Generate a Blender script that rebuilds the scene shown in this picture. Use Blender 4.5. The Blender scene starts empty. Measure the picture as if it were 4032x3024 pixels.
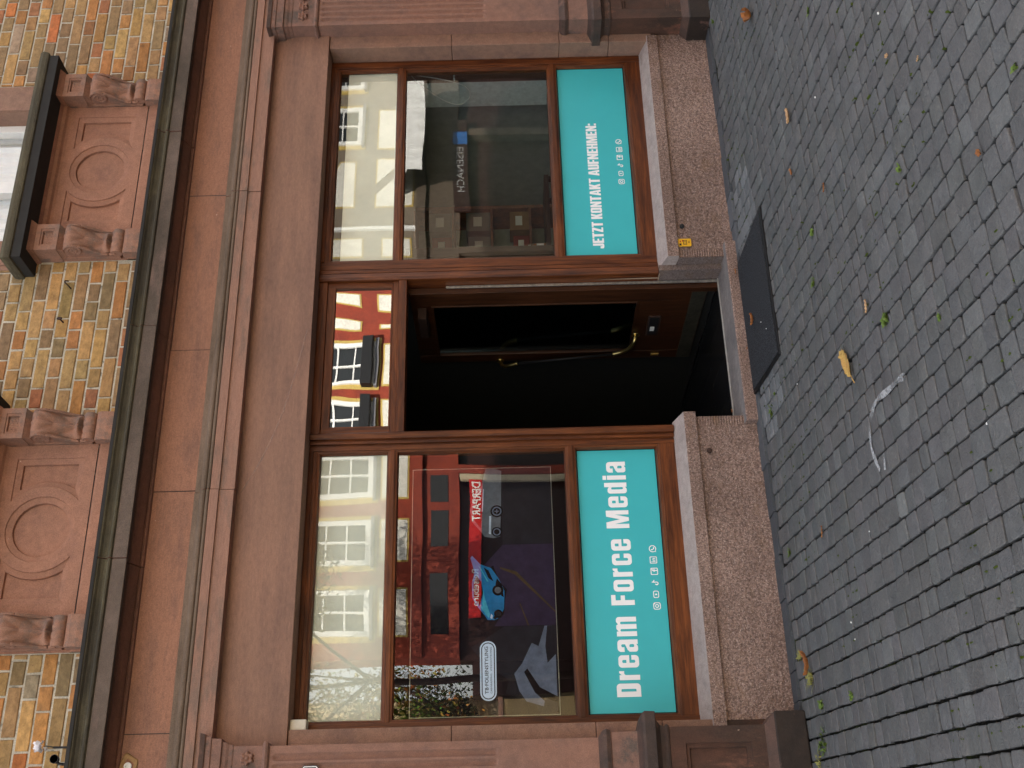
import bpy, bmesh, math, random
from mathutils import Vector, Matrix, noise
random.seed(7)
S = bpy.context.scene
COL = S.collection
R_ = math.radians
PI = math.pi

# ------------------------------------------------------------------ camera
cam_d = bpy.data.cameras.new("Camera"); cam = bpy.data.objects.new("Camera", cam_d); COL.objects.link(cam)
cam_d.sensor_width = 36; cam_d.sensor_fit = 'HORIZONTAL'; cam_d.lens = 40.405
cam_d.clip_start = .1; cam_d.clip_end = 300
cx = Vector((-.02318459, .00947971, -.99968626)); cyv = Vector((.89762868, -.44004344, -.02499048)); cz = cx.cross(cyv)
M = Matrix.Identity(4)
for i in range(3): M[i][0] = cx[i]; M[i][1] = cyv[i]; M[i][2] = cz[i]
M[0][3], M[1][3], M[2][3] = 0, -6.5, 1.53
cam.matrix_world = M
S.camera = cam

# ------------------------------------------------------------------ sky, sun, exposure
SUN_EL, SUN_ROT = R_(33), R_(-24)
w = bpy.data.worlds.new("World"); S.world = w; w.use_nodes = True
nt = w.node_tree; bg = nt.nodes['Background']
sky = nt.nodes.new('ShaderNodeTexSky'); sky.sky_type = 'NISHITA'; sky.sun_disc = False
sky.sun_elevation = SUN_EL; sky.sun_rotation = SUN_ROT; sky.altitude = 200; sky.air_density = 1.0; sky.dust_density = 2.5; sky.ozone_density = 1.0
hs = nt.nodes.new('ShaderNodeHueSaturation'); hs.inputs['Saturation'].default_value = .28      # saturation lowered so the sky light is less blue
nt.links.new(sky.outputs[0], hs.inputs['Color']); nt.links.new(hs.outputs[0], bg.inputs[0]); bg.inputs[1].default_value = .15
sl = bpy.data.lights.new("sun", 'SUN'); sl.energy = 4.0; sl.angle = R_(.55); sl.color = (1, .93, .82)
so = bpy.data.objects.new("sun", sl); COL.objects.link(so)
sd = Vector((math.sin(SUN_ROT) * math.cos(SUN_EL), math.cos(SUN_ROT) * math.cos(SUN_EL), math.sin(SUN_EL)))
so.rotation_euler = sd.to_track_quat('Z', 'Y').to_euler(); so.location = (0, 20, 20)
S.view_settings.view_transform = 'Standard'; S.view_settings.look = 'None'; S.view_settings.gamma = 1
S.view_settings.exposure = 1.95
S.render.film_transparent = False
try:
    S.cycles.max_bounces = 8; S.cycles.diffuse_bounces = 4; S.cycles.glossy_bounces = 4
    S.cycles.transmission_bounces = 6; S.cycles.transparent_max_bounces = 12
except Exception: pass

# ------------------------------------------------------------------ materials
def srgb(r, g, b):
    f = lambda c: (c / 255 / 12.92) if c <= 10 else ((c / 255 + .055) / 1.055) ** 2.4
    return (f(r), f(g), f(b), 1)

class NM:
    def __init__(s, name):
        s.m = bpy.data.materials.new(name); s.m.use_nodes = True; s.t = s.m.node_tree
        s.b = s.t.nodes['Principled BSDF']; s.out = s.t.nodes['Material Output']
        s.tc = s.t.nodes.new('ShaderNodeTexCoord')
    def n(s, ty, **kw):
        x = s.t.nodes.new(ty)
        for k, v in kw.items():
            if k in x.inputs: x.inputs[k].default_value = v
            else: setattr(x, k, v)
        return x
    def l(s, a, b): s.t.links.new(a, b)
    def coords(s, stretch=(1, 1, 1), off=(0, 0, 0)):
        mp = s.n('ShaderNodeMapping'); s.l(s.tc.outputs['Object'], mp.inputs['Vector'])
        mp.inputs['Scale'].default_value = stretch; mp.inputs['Location'].default_value = off
        return mp.outputs[0]
    def noise(s, scale, detail=4, rough=.6, stretch=(1, 1, 1), off=(0, 0, 0), dist=0):
        x = s.n('ShaderNodeTexNoise'); s.l(s.coords(stretch, off), x.inputs['Vector'])
        x.inputs['Scale'].default_value = scale; x.inputs['Detail'].default_value = detail
        x.inputs['Roughness'].default_value = rough; x.inputs['Distortion'].default_value = dist
        return x.outputs['Fac']
    def ramp(s, fac, lo, hi, a=0., b=1.):
        x = s.n('ShaderNodeMapRange'); s.l(fac, x.inputs['Value'])
        x.inputs['From Min'].default_value = lo; x.inputs['From Max'].default_value = hi
        x.inputs['To Min'].default_value = a; x.inputs['To Max'].default_value = b
        return x.outputs[0]
    def mix(s, fac, a, b, mode='MIX'):
        x = s.n('ShaderNodeMix', data_type='RGBA', blend_type=mode)
        for k, v in ((0, fac), (6, a), (7, b)):
            if isinstance(v, (int, float)): x.inputs[k].default_value = v
            elif isinstance(v, tuple): x.inputs[k].default_value = v
            else: s.l(v, x.inputs[k])
        return x.outputs[2]
    def math(s, op, a, b=0.):
        x = s.n('ShaderNodeMath', operation=op)
        for k, v in ((0, a), (1, b)):
            if isinstance(v, (int, float)): x.inputs[k].default_value = v
            else: s.l(v, x.inputs[k])
        return x.outputs[0]
    def bump(s, h, strength=.3, dist=.01, prev=None):
        x = s.n('ShaderNodeBump'); s.l(h, x.inputs['Height']); x.inputs['Strength'].default_value = strength
        x.inputs['Distance'].default_value = dist
        if prev: s.l(prev, x.inputs['Normal'])
        return x.outputs[0]
    def fin(s, col, rough=.8, nrm=None, spec=.3, metal=0):
        if isinstance(col, tuple): s.b.inputs['Base Color'].default_value = col
        else: s.l(col, s.b.inputs['Base Color'])
        if isinstance(rough, (int, float)): s.b.inputs['Roughness'].default_value = rough
        else: s.l(rough, s.b.inputs['Roughness'])
        s.b.inputs['Specular IOR Level'].default_value = spec; s.b.inputs['Metallic'].default_value = metal
        if nrm: s.l(nrm, s.b.inputs['Normal'])
        return s.m

def stone(name, c1, c2, big=1.6, stretch=(1, 1, 1), grain=170, bump=.25, rough=.85, c3=None, c3scale=5, c3t=(.52, .66), c3amt=.8, fleck=None, fleckt=.74, gcontrast=.25, attr=False, c3stretch=(1, 1, 1), spec=.25):
    k = NM(name)
    col = k.mix(k.ramp(k.noise(big, 5, .65, stretch), .36, .64), c1, c2)
    if c3: col = k.mix(k.ramp(k.noise(c3scale, 6, .7, c3stretch, (3, 7, 1)), c3t[0], c3t[1], 0, c3amt), col, c3)
    g = k.noise(grain, 3, .7)
    col = k.mix(1., col, k.mix(k.ramp(g, .3, .7), (1 - gcontrast,) * 3 + (1,), (1 + gcontrast,) * 3 + (1,)), 'MULTIPLY')
    m_ = k.noise(22, 5, .7, stretch, (1, 2, 3))
    col = k.mix(1., col, k.mix(k.ramp(m_, .3, .7), (.84, .84, .84, 1), (1.14, 1.13, 1.12, 1)), 'MULTIPLY')
    if fleck: col = k.mix(k.ramp(k.noise(31, 2, .5, (1, 1, 1), (9, 4, 2)), fleckt - .03, fleckt - .01), col, fleck)
    if attr:
        a = k.n('ShaderNodeAttribute', attribute_name='col'); col = k.mix(1., col, a.outputs['Color'], 'MULTIPLY')
    n1 = k.bump(m_, bump, .012); n2 = k.bump(g, bump, .004, n1)
    return k.fin(col, rough, n2, spec)

def wood(name, horiz, dark=(.048, .012, .0035, 1), light=(.185, .055, .014, 1)):
    k = NM(name)
    st = (1.2, 14, 14) if horiz else (14, 14, 1.2)
    st2 = (3, 60, 60) if horiz else (60, 60, 3)
    a = k.noise(2.2, 5, .6, st, (0, 0, 0), .6); b = k.noise(3, 4, .7, st2)
    col = k.mix(k.ramp(a, .32, .68), dark, light)
    col = k.mix(k.ramp(b, .45, .7, 0, .55), col, (.03, .009, .003, 1))
    big = k.noise(1.1, 3)
    col = k.mix(1., col, k.mix(k.ramp(big, .35, .65), (.8, .74, .7, 1), (1.25, 1.2, 1.15, 1)), 'MULTIPLY')
    return k.fin(col, k.ramp(b, .3, .7, .34, .55), k.bump(b, .25, .003), .35)

def plain(name, c, rough=.5, spec=.4, metal=0, var=.12, scale=12, bmp=.1):
    k = NM(name); f = k.noise(scale, 5, .65)
    col = k.mix(1., c, k.mix(k.ramp(f, .3, .7), (1 - var,) * 3 + (1,), (1 + var,) * 3 + (1,)), 'MULTIPLY')
    return k.fin(col, rough, k.bump(f, bmp, .004) if bmp else None, spec, metal)

def glass(name, refl=.14, tint=(.86, .93, .92, 1), wav=.02, wscale=1.6, fr=.6):
    k = NM(name); t = k.t; t.nodes.remove(k.b)
    tr = k.n('ShaderNodeBsdfTransparent'); tr.inputs[0].default_value = tint
    gl = k.n('ShaderNodeBsdfGlossy'); gl.inputs['Roughness'].default_value = .0; gl.inputs[0].default_value = (1, 1, 1, 1)
    lw = k.n('ShaderNodeLayerWeight'); lw.inputs[0].default_value = .25
    f = k.math('ADD', refl, k.math('MULTIPLY', lw.outputs['Fresnel'], fr))
    k.l(k.bump(k.noise(wscale, 1, .4), wav, .5), gl.inputs['Normal'])
    mx = k.n('ShaderNodeMixShader'); k.l(f, mx.inputs[0]); k.l(tr.outputs[0], mx.inputs[1]); k.l(gl.outputs[0], mx.inputs[2])
    k.l(mx.outputs[0], k.out.inputs[0]); return k.m

MT = {}
ORG1, ORG2 = (.36, .178, .115, 1), (.30, .152, .10, 1)
MAU1, MAU2 = (.265, .153, .108, 1), (.32, .178, .124, 1)
MT['frieze'] = stone('orange_sandstone', ORG1, ORG2, 1.3, (1, 1, 3), 190, .2, c3=(.19, .11, .085, 1), c3scale=2.2, c3t=(.48, .68), c3amt=.65, c3stretch=(1, 1, 5), fleck=(.6, .42, .33, 1), fleckt=.79)
MT['panel'] = stone('pale_red_sandstone', (.37, .185, .122, 1), (.305, .16, .110, 1), 2.0, (1, 1, 1), 200, .2, c3=(.24, .125, .095, 1), c3scale=3, c3amt=.5, fleck=(.6, .42, .33, 1), fleckt=.82)
MT['lintel'] = stone('mauve_sandstone', MAU1, MAU2, .9, (1, 1, 3), 210, .12, c3=(.185, .110, .085, 1), c3scale=1.5, c3t=(.46, .66), c3amt=.7, c3stretch=(.6, 1, 4))
MT['jamb'] = stone('jamb_sandstone', (.30, .17, .118, 1), (.25, .155, .115, 1), 1.5, (1, 1, 1), 200, .18, c3=(.17, .105, .09, 1), c3scale=3, c3amt=.6, fleck=(.5, .4, .35, 1), fleckt=.83)
MT['arch'] = stone('architrave_sandstone', (.29, .165, .12, 1), (.33, .18, .128, 1), 2.0, (.7, 1, 4), 210, .2, c3=(.16, .125, .10, 1), c3scale=3.5, c3t=(.5, .62), c3amt=.6, c3stretch=(.5, 1, 2))
MT['archgray'] = stone('weathered_moulding', (.135, .098, .07, 1), (.21, .15, .11, 1), 2.5, (.6, 1, 3), 210, .25)
MT['cornice'] = stone('dark_weathered_cornice', (.088, .068, .052, 1), (.16, .118, .094, 1), 1.7, (.7, 1, 1), 210, .35, c3=(.26, .16, .13, 1), c3scale=2.6, c3t=(.54, .72), c3amt=.75, c3stretch=(.5, 1, 1.5), fleck=(.4, .3, .24, 1), fleckt=.85)
MT['olive'] = stone('lichen_moulding', (.11, .095, .058, 1), (.065, .057, .042, 1), 2.4, (.6, 1, 2), 210, .35, c3=(.17, .15, .09, 1), c3scale=4, c3amt=.6, c3stretch=(.4, 1, 2))
MT['bed'] = stone('bed_mould', (.21, .10, .07, 1), (.15, .08, .06, 1), 2, (1, 1, 3), 210, .2)
MT['lead'] = plain('lead_flashing', (.033, .031, .029, 1), .8, .2)
MT['shaft'] = stone('pilaster_sandstone', (.295, .155, .11, 1), (.24, .138, .105, 1), 1.6, (1, 1, 1), 210, .2, c3=(.17, .11, .095, 1), c3scale=3, c3amt=.5, fleck=(.5, .36, .3, 1), fleckt=.82)
MT['cap'] = stone('capital_sandstone', (.28, .15, .11, 1), (.21, .125, .098, 1), 3, (1, 1, 1), 210, .3, c3=(.10, .085, .075, 1), c3scale=5, c3t=(.5, .6), c3amt=.8)
MT['ped'] = stone('soot_stained_sandstone', (.11, .052, .035, 1), (.06, .038, .029, 1), 3, (1, 1, .5), 210, .35, c3=(.24, .105, .07, 1), c3scale=4, c3t=(.56, .68), c3amt=.8, c3stretch=(2, 1, .6), fleck=(.35, .25, .2, 1), fleckt=.82, rough=.7)
MT['ledge'] = stone('dark_ledge', (.06, .044, .038, 1), (.11, .065, .05, 1), 3, (1, 1, 1), 210, .35, c3=(.2, .11, .08, 1), c3scale=6, c3t=(.58, .68), c3amt=.8, rough=.7)
MT['base'] = stone('black_base_stone', (.020, .017, .015, 1), (.038, .027, .022, 1), 3, (1, 1, 1), 210, .35, c3=(.18, .10, .08, 1), c3scale=4, c3t=(.62, .68), c3amt=.7, rough=.65, fleck=(.3, .24, .2, 1), fleckt=.81)
MT['sillstone'] = stone('granite_sill', (.44, .37, .345, 1), (.37, .31, .29, 1), 3, (1, 1, 1), 260, .3, gcontrast=.3, c3=(.27, .23, .22, 1), c3scale=9, c3amt=.5)
def granite(name, a, b, c):
    k = NM(name)
    g1 = k.noise(85, 3, .75, (1, 1, 1)); g2 = k.noise(150, 2, .6, (1, 1, 1), (5, 5, 5)); big = k.noise(1.6, 4)
    col = k.mix(k.ramp(g1, .42, .58), a, b)
    col = k.mix(k.ramp(g2, .56, .66), col, c)
    col = k.mix(1., col, k.mix(k.ramp(big, .35, .65), (.8, .76, .74, 1), (1.15, 1.12, 1.1, 1)), 'MULTIPLY')
    st = k.ramp(k.noise(3.5, 4, .6, (1.2, 1, 2.5), (2, 8, 4)), .56, .72, 0, .38)
    col = k.mix(st, col, (.19, .11, .05, 1))
    return k.fin(col, .9, k.bump(g2, .5, .006, k.bump(g1, .9, .012)), .2)
MT['granite'] = granite('bush_hammered_granite', (.165, .115, .098, 1), (.34, .24, .20, 1), (.52, .41, .36, 1))
MT['granite_side'] = granite('granite_side', (.15, .12, .115, 1), (.25, .205, .19, 1), (.36, .3, .28, 1))
MT['steptop'] = stone('worn_step_top', (.17, .155, .15, 1), (.24, .215, .205, 1), 4, (1, 1, 1), 200, .3, c3=(.12, .115, .12, 1), c3scale=5, c3amt=.6)
MT['stepedge'] = stone('pale_step_edge', (.42, .40, .36, 1), (.32, .31, .28, 1), 6, (1, 1, 1), 200, .2)
MT['wood_v'] = wood('oak_frame_vertical', False); MT['wood_h'] = wood('oak_frame_horizontal', True)
MT['wood_d'] = wood('dark_door_wood', False, (.022, .008, .003, 1), (.065, .023, .009, 1))
MT['glass'] = glass('shop_glass', .115, wav=.0035, wscale=1.3); MT['glass_u'] = glass('upper_glass', .03, (1, 1, 1, 1), .002, 1, .15); MT['glass_b'] = glass('blind_backed_glass', .09, wav=.0022, wscale=1.3, fr=.4); MT['glass_t'] = glass('fanlight_glass', .24, wav=.0032, wscale=2.2)
MT['glass_d'] = glass('door_glass', .03, (.5, .6, .62, 1))
MT['blind'] = plain('pale_blind', (.86, .81, .70, 1), .8, .2, 0, .08, 3)
MT['white'] = plain('white_paint', (.8, .8, .77, 1), .5, .4, 0, .06)
MT['teal'] = plain('teal_film', (.055, .50, .545, 1), .35, .4, 0, .03, 3, 0)
MT['letter'] = plain('white_letters', (.95, .96, .97, 1), .5, .3, 0, .02, 5, 0)
MT['black'] = plain('black_plastic', (.012, .012, .013, 1), .5, .4)
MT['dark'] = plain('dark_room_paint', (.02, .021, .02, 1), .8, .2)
MT['roomwall'] = plain('room_wall', (.055, .06, .055, 1), .8, .2)
MT['drape'] = plain('gray_green_wall_panel', (.62, .68, .65, 1), .8, .2, 0, .15, 30, .4)
MT['brass'] = plain('brass', (.55, .42, .16, 1), .3, .5, 1, .1)
MT['iron'] = plain('rusty_iron', (.05, .028, .022, 1), .7, .4, .3, .3, 40, .4)
MT['mat'] = None
k = NM('bitumen_mat'); g1 = k.noise(150, 3, .7); g2 = k.noise(40, 3)
MT['mat'] = k.fin(k.mix(k.ramp(g1, .35, .65), (.012, .013, .015, 1), (.075, .078, .086, 1)), .95, k.bump(g1, .9, .01), .1)
MT['rubber'] = plain('black_rubber_edge', (.008, .008, .009, 1), .6, .3)
k = NM('slate_sett'); a = k.n('ShaderNodeAttribute', attribute_name='col')
g1 = k.noise(9, 5, .7); g2 = k.noise(110, 4, .7); g3 = k.noise(26, 3, .6, (1, 1, 1), (4, 4, 0), 1.5)
c = k.mix(k.ramp(g1, .3, .7), (.100, .102, .101, 1), (.148, .149, .147, 1))
c = k.mix(k.ramp(g3, .58, .72, 0, .5), c, (.20, .20, .19, 1))
g4 = k.noise(48, 3, .6, (1, 1, 1), (7, 1, 0)); c = k.mix(k.ramp(g4, .62, .70, 0, .55), c, (.21, .21, .20, 1))
c = k.mix(k.ramp(g2, .35, .65, 0, .35), c, (.055, .06, .066, 1))
c = k.mix(1., c, a.outputs['Color'], 'MULTIPLY')
MT['sett'] = k.fin(c, k.ramp(g1, .3, .7, .6, .8), k.bump(g2, .5, .004, k.bump(g3, .8, .012)), .3)
k = NM('joint_soil'); g1 = k.noise(2.3, 5, .7); g2 = k.noise(60, 3, .7)
c = k.mix(k.ramp(g1, .50, .62), (.012, .012, .011, 1), (.03, .042, .010, 1)); c = k.mix(k.ramp(g2, .5, .7, 0, .4), c, (.07, .055, .035, 1))
MT['soil'] = k.fin(c, .95, k.bump(g2, .8, .01), .1)
MT['street'] = stone('street_paving', (.085, .09, .095, 1), (.12, .122, .125, 1), 3, (1, 1, 1), 60, .5)
k = NM('old_brick'); a = k.n('ShaderNodeAttribute', attribute_name='col')
g1 = k.noise(16, 5, .7, (1, 1, 1.5)); g2 = k.noise(70, 4, .7); g3 = k.noise(7, 4, .6, (1, 1, 2), (3, 3, 3))
c = k.mix(k.ramp(g1, .3, .7), (.58, .56, .54, 1), (1.3, 1.26, 1.2, 1)); c = k.mix(1., c, a.outputs['Color'], 'MULTIPLY')
c = k.mix(k.ramp(g3, .55, .72, 0, .45), c, (.19, .13, .075, 1)); c = k.mix(k.ramp(g2, .58, .72, 0, .5), c, (.09, .06, .04, 1))
MT['brick'] = k.fin(c, .85, k.bump(g2, .4, .005, k.bump(g1, .5, .01)), .25)
MT['mortar'] = stone('lime_mortar', (.56, .52, .43, 1), (.42, .39, .31, 1), 6, (1, 1, 1), 120, .5, c3=(.08, .075, .06, 1), c3scale=9, c3t=(.56, .66), c3amt=.8)
MT['grass'] = plain('weed_leaf', (.11, .17, .03, 1), .6, .3, 0, .3, 30, 0)
MT['drygrass'] = plain('dry_grass', (.32, .30, .09, 1), .7, .2, 0, .3, 30, 0)
MT['moss'] = plain('moss', (.055, .075, .012, 1), .95, .1, 0, .4, 60, .6)
MT['leafy'] = stone('yellow_dead_leaf', (.62, .42, .12, 1), (.5, .27, .09, 1), 22, (1, 1, 1), 260, .2, c3=(.22, .09, .03, 1), c3scale=30, c3amt=.8, rough=.6)
MT['leafb'] = stone('brown_dead_leaf', (.42, .17, .05, 1), (.22, .08, .03, 1), 25, (1, 1, 1), 260, .2, rough=.6)
MT['leafp'] = stone('pale_dead_leaf', (.6, .38, .2, 1), (.42, .25, .13, 1), 25, (1, 1, 1), 260, .2, rough=.6)
MT['yellow'] = plain('yellow_enamel', (.80, .44, .02, 1), .4, .5, 0, .04)
MT['red'] = plain('red_paint', (.5, .03, .02, 1), .5, .4)

# ------------------------------------------------------------------ mesh builder
class MB:
    def __init__(s): s.v = []; s.f = []; s.m = []; s.c = []; s.sm = []; s.use_c = False
    def face(s, idx, m=0, c=(1, 1, 1), sm=False): s.f.append(idx); s.m.append(m); s.c.append(c); s.sm.append(sm)
    def box(s, x0, x1, y0, y1, z0, z1, m=0, c=(1, 1, 1)):
        b = len(s.v)
        s.v += [(x0, y0, z0), (x1, y0, z0), (x1, y1, z0), (x0, y1, z0), (x0, y0, z1), (x1, y0, z1), (x1, y1, z1), (x0, y1, z1)]
        for q in ((0, 3, 2, 1), (4, 5, 6, 7), (0, 1, 5, 4), (1, 2, 6, 5), (2, 3, 7, 6), (3, 0, 4, 7)): s.face([b + i for i in q], m, c)
        return s
    def rings(s, rings, m=0, c=(1, 1, 1), sm=False, cap=True, closed=True, mats=None):
        """loft of rings with equal point counts"""
        b = len(s.v); n = len(rings[0])
        for r in rings: s.v += [tuple(p) for p in r]
        for i in range(len(rings) - 1):
            mm = mats[i] if mats else m
            for j in range(n if closed else n - 1):
                j2 = (j + 1) % n
                s.face([b + i * n + j, b + i * n + j2, b + (i + 1) * n + j2, b + (i + 1) * n + j], mm, c, sm)
        if cap and closed:
            s.face([b + j for j in range(n)][::-1], mats[0] if mats else m, c)
            s.face([b + (len(rings) - 1) * n + j for j in range(n)], mats[-1] if mats else m, c)
        return s
    def prof_x(s, pts, x0, x1, m=0, mats=None, sm=False):
        """closed (y,z) outline pushed along x; mats = one per outline edge"""
        b = len(s.v); n = len(pts)
        s.v += [(x0, y, z) for y, z in pts] + [(x1, y, z) for y, z in pts]
        for j in range(n):
            j2 = (j + 1) % n; s.face([b + j, b + j2, b + n + j2, b + n + j], mats[j] if mats else m, (1, 1, 1), sm)
        s.face([b + j for j in range(n)][::-1], m); s.face([b + n + j for j in range(n)], m)
        return s
    def prof_z(s, pts, z0, z1, m=0):
        b = len(s.v); n = len(pts)
        s.v += [(x, y, z0) for x, y in pts] + [(x, y, z1) for x, y in pts]
        for j in range(n):
            j2 = (j + 1) % n; s.face([b + j, b + j2, b + n + j2, b + n + j], m)
        s.face([b + j for j in range(n)][::-1], m); s.face([b + n + j for j in range(n)], m)
        return s
    def tube(s, pts, r, seg=8, m=0, sm=True, r1=None):
        pts = [Vector(p) for p in pts]; rings = []; up = Vector((0, 0, 1))
        for i, p in enumerate(pts):
            d = (pts[min(i + 1, len(pts) - 1)] - pts[max(i - 1, 0)]).normalized()
            a = d.cross(up)
            if a.length < .05: a = d.cross(Vector((1, 0, 0)))
            a.normalize(); bb = d.cross(a)
            rr = r if r1 is None else r + (r1 - r) * i / (len(pts) - 1)
            rings.append([p + (a * math.cos(t) + bb * math.sin(t)) * rr for t in [2 * PI * q / seg for q in range(seg)]])
        return s.rings(rings, m, (1, 1, 1), sm)
    def hf(s, x0, x1, z0, z1, nx, nz, fn, m=0, sm=True):
        b = len(s.v)
        for i in range(nz + 1):
            z = z0 + (z1 - z0) * i / nz
            for j in range(nx + 1):
                x = x0 + (x1 - x0) * j / nx; s.v.append((x, fn(x, z), z))
        W = nx + 1
        for i in range(nz):
            for j in range(nx): s.face([b + i * W + j, b + i * W + j + 1, b + (i + 1) * W + j + 1, b + (i + 1) * W + j], m, (1, 1, 1), sm)
        return s
    def poly(s, pts3, m=0): b = len(s.v); s.v += [tuple(p) for p in pts3]; s.face(list(range(b, b + len(pts3))), m); return s
    def build(s, name, mats, parent=None, bevel=0, recalc=True, seg=2):
        me = bpy.data.meshes.new(name); me.from_pydata(s.v, [], s.f)
        for mm in mats: me.materials.append(mm)
        me.polygons.foreach_set('material_index', s.m); me.polygons.foreach_set('use_smooth', s.sm)
        if s.use_c:
            at = me.color_attributes.new('col', 'FLOAT_COLOR', 'CORNER'); d = []
            for p, c in zip(me.polygons, s.c): d += (list(c) + [1.]) * p.loop_total
            at.data.foreach_set('color', d)
        if recalc:
            bm = bmesh.new(); bm.from_mesh(me); bmesh.ops.recalc_face_normals(bm, faces=bm.faces); bm.to_mesh(me); bm.free()
        me.update()
        o = bpy.data.objects.new(name, me); COL.objects.link(o)
        if bevel:
            mo = o.modifiers.new('bevel', 'BEVEL'); mo.width = bevel; mo.segments = seg; mo.limit_method = 'ANGLE'; mo.angle_limit = R_(42)
        if parent: o.parent = parent; o.matrix_parent_inverse = Matrix.Translation(parent.location).inverted()
        return o

def tag(o, label=None, cat=None, group=None, kind=None):
    for kk, vv in (('label', label), ('category', cat), ('group', group), ('kind', kind)):
        if vv: o[kk] = vv
    return o
def thing(name, label, cat, loc, group=None):
    o = bpy.data.objects.new(name, None); COL.objects.link(o); o.location = loc; o.empty_display_size = .1
    return tag(o, label, cat, group)
def copy_part(o, parent, off):
    c_ = o.copy(); COL.objects.link(c_); c_.parent = parent; c_.matrix_parent_inverse = o.matrix_parent_inverse.copy()
    if parent is o.parent: c_.location = o.location + Vector(off)
    for ch in o.children: copy_part(ch, c_, (0, 0, 0))
    return c_
def flat(name, shapes, y, mats, parent, step=.0008, axis='xz'):
    """flat filled shapes on a plane facing -y; shapes = (material index, [outline, hole, ...], lift)"""
    for_me = MB(); allv = []; allf = []; allm = []
    for mi, loops, lift in shapes:
        cu = bpy.data.curves.new('tmp', 'CURVE'); cu.dimensions = '2D'; cu.fill_mode = 'BOTH'
        for L in loops:
            sp = cu.splines.new('POLY'); sp.points.add(len(L) - 1)
            for p, q in zip(sp.points, L): p.co = (q[0], q[1], 0, 1)
            sp.use_cyclic_u = True
        ob = bpy.data.objects.new('tmp', cu); COL.objects.link(ob)
        dg = bpy.context.evaluated_depsgraph_get(); me = bpy.data.meshes.new_from_object(ob.evaluated_get(dg))
        b = len(allv); allv += [(v.co.x, y - lift, v.co.y) for v in me.vertices]
        for p in me.polygons: allf.append([b + i for i in p.vertices]); allm.append(mi)
        bpy.data.objects.remove(ob); bpy.data.curves.remove(cu); bpy.data.meshes.remove(me)
    for_me.v = allv; for_me.f = allf; for_me.m = allm; for_me.c = [(1, 1, 1)] * len(allf); for_me.sm = [False] * len(allf)
    return for_me.build(name, mats, parent, recalc=False)
def text_mesh(name, s, x0, x1, zb, h, y, mat, parent, mirror=False, off=0.0, face=-1):
    cu = bpy.data.curves.new('tmp', 'FONT'); cu.body = s; cu.offset = off; cu.resolution_u = 3
    ob = bpy.data.objects.new('tmp', cu); COL.objects.link(ob)
    dg = bpy.context.evaluated_depsgraph_get(); me = bpy.data.meshes.new_from_object(ob.evaluated_get(dg))
    xs = [v.co.x for v in me.vertices]; a, b_ = min(xs), max(xs)
    for v in me.vertices:
        t = (v.co.x - a) / (b_ - a)
        if mirror: t = 1 - t
        v.co = Vector((x0 + (x1 - x0) * t, y, zb + v.co.y / .7 * h))
    bpy.data.objects.remove(ob); bpy.data.curves.remove(cu)
    me.materials.clear(); me.materials.append(mat)
    o = bpy.data.objects.new(name, me); COL.objects.link(o)
    if parent: o.parent = parent; o.matrix_parent_inverse = Matrix.Translation(parent.location).inverted()
    return o
def arc(cx_, cz_, r, a0, a1, n=6, rz=None):
    rz = r if rz is None else rz
    return [(cx_ + r * math.cos(R_(a0 + (a1 - a0) * i / n)), cz_ + rz * math.sin(R_(a0 + (a1 - a0) * i / n))) for i in range(n + 1)]
def rr(x0, z0, x1, z1, tl=0, tr=0, br=0, bl=0):
    p = []
    p += arc(x1 - br, z0 + br, br, -90, 0) if br else [(x1, z0)]
    p += arc(x1 - tr, z1 - tr, tr, 0, 90) if tr else [(x1, z1)]
    p += arc(x0 + tl, z1 - tl, tl, 90, 180) if tl else [(x0, z1)]
    p += arc(x0 + bl, z0 + bl, bl, 180, 270) if bl else [(x0, z0)]
    return p
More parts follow.
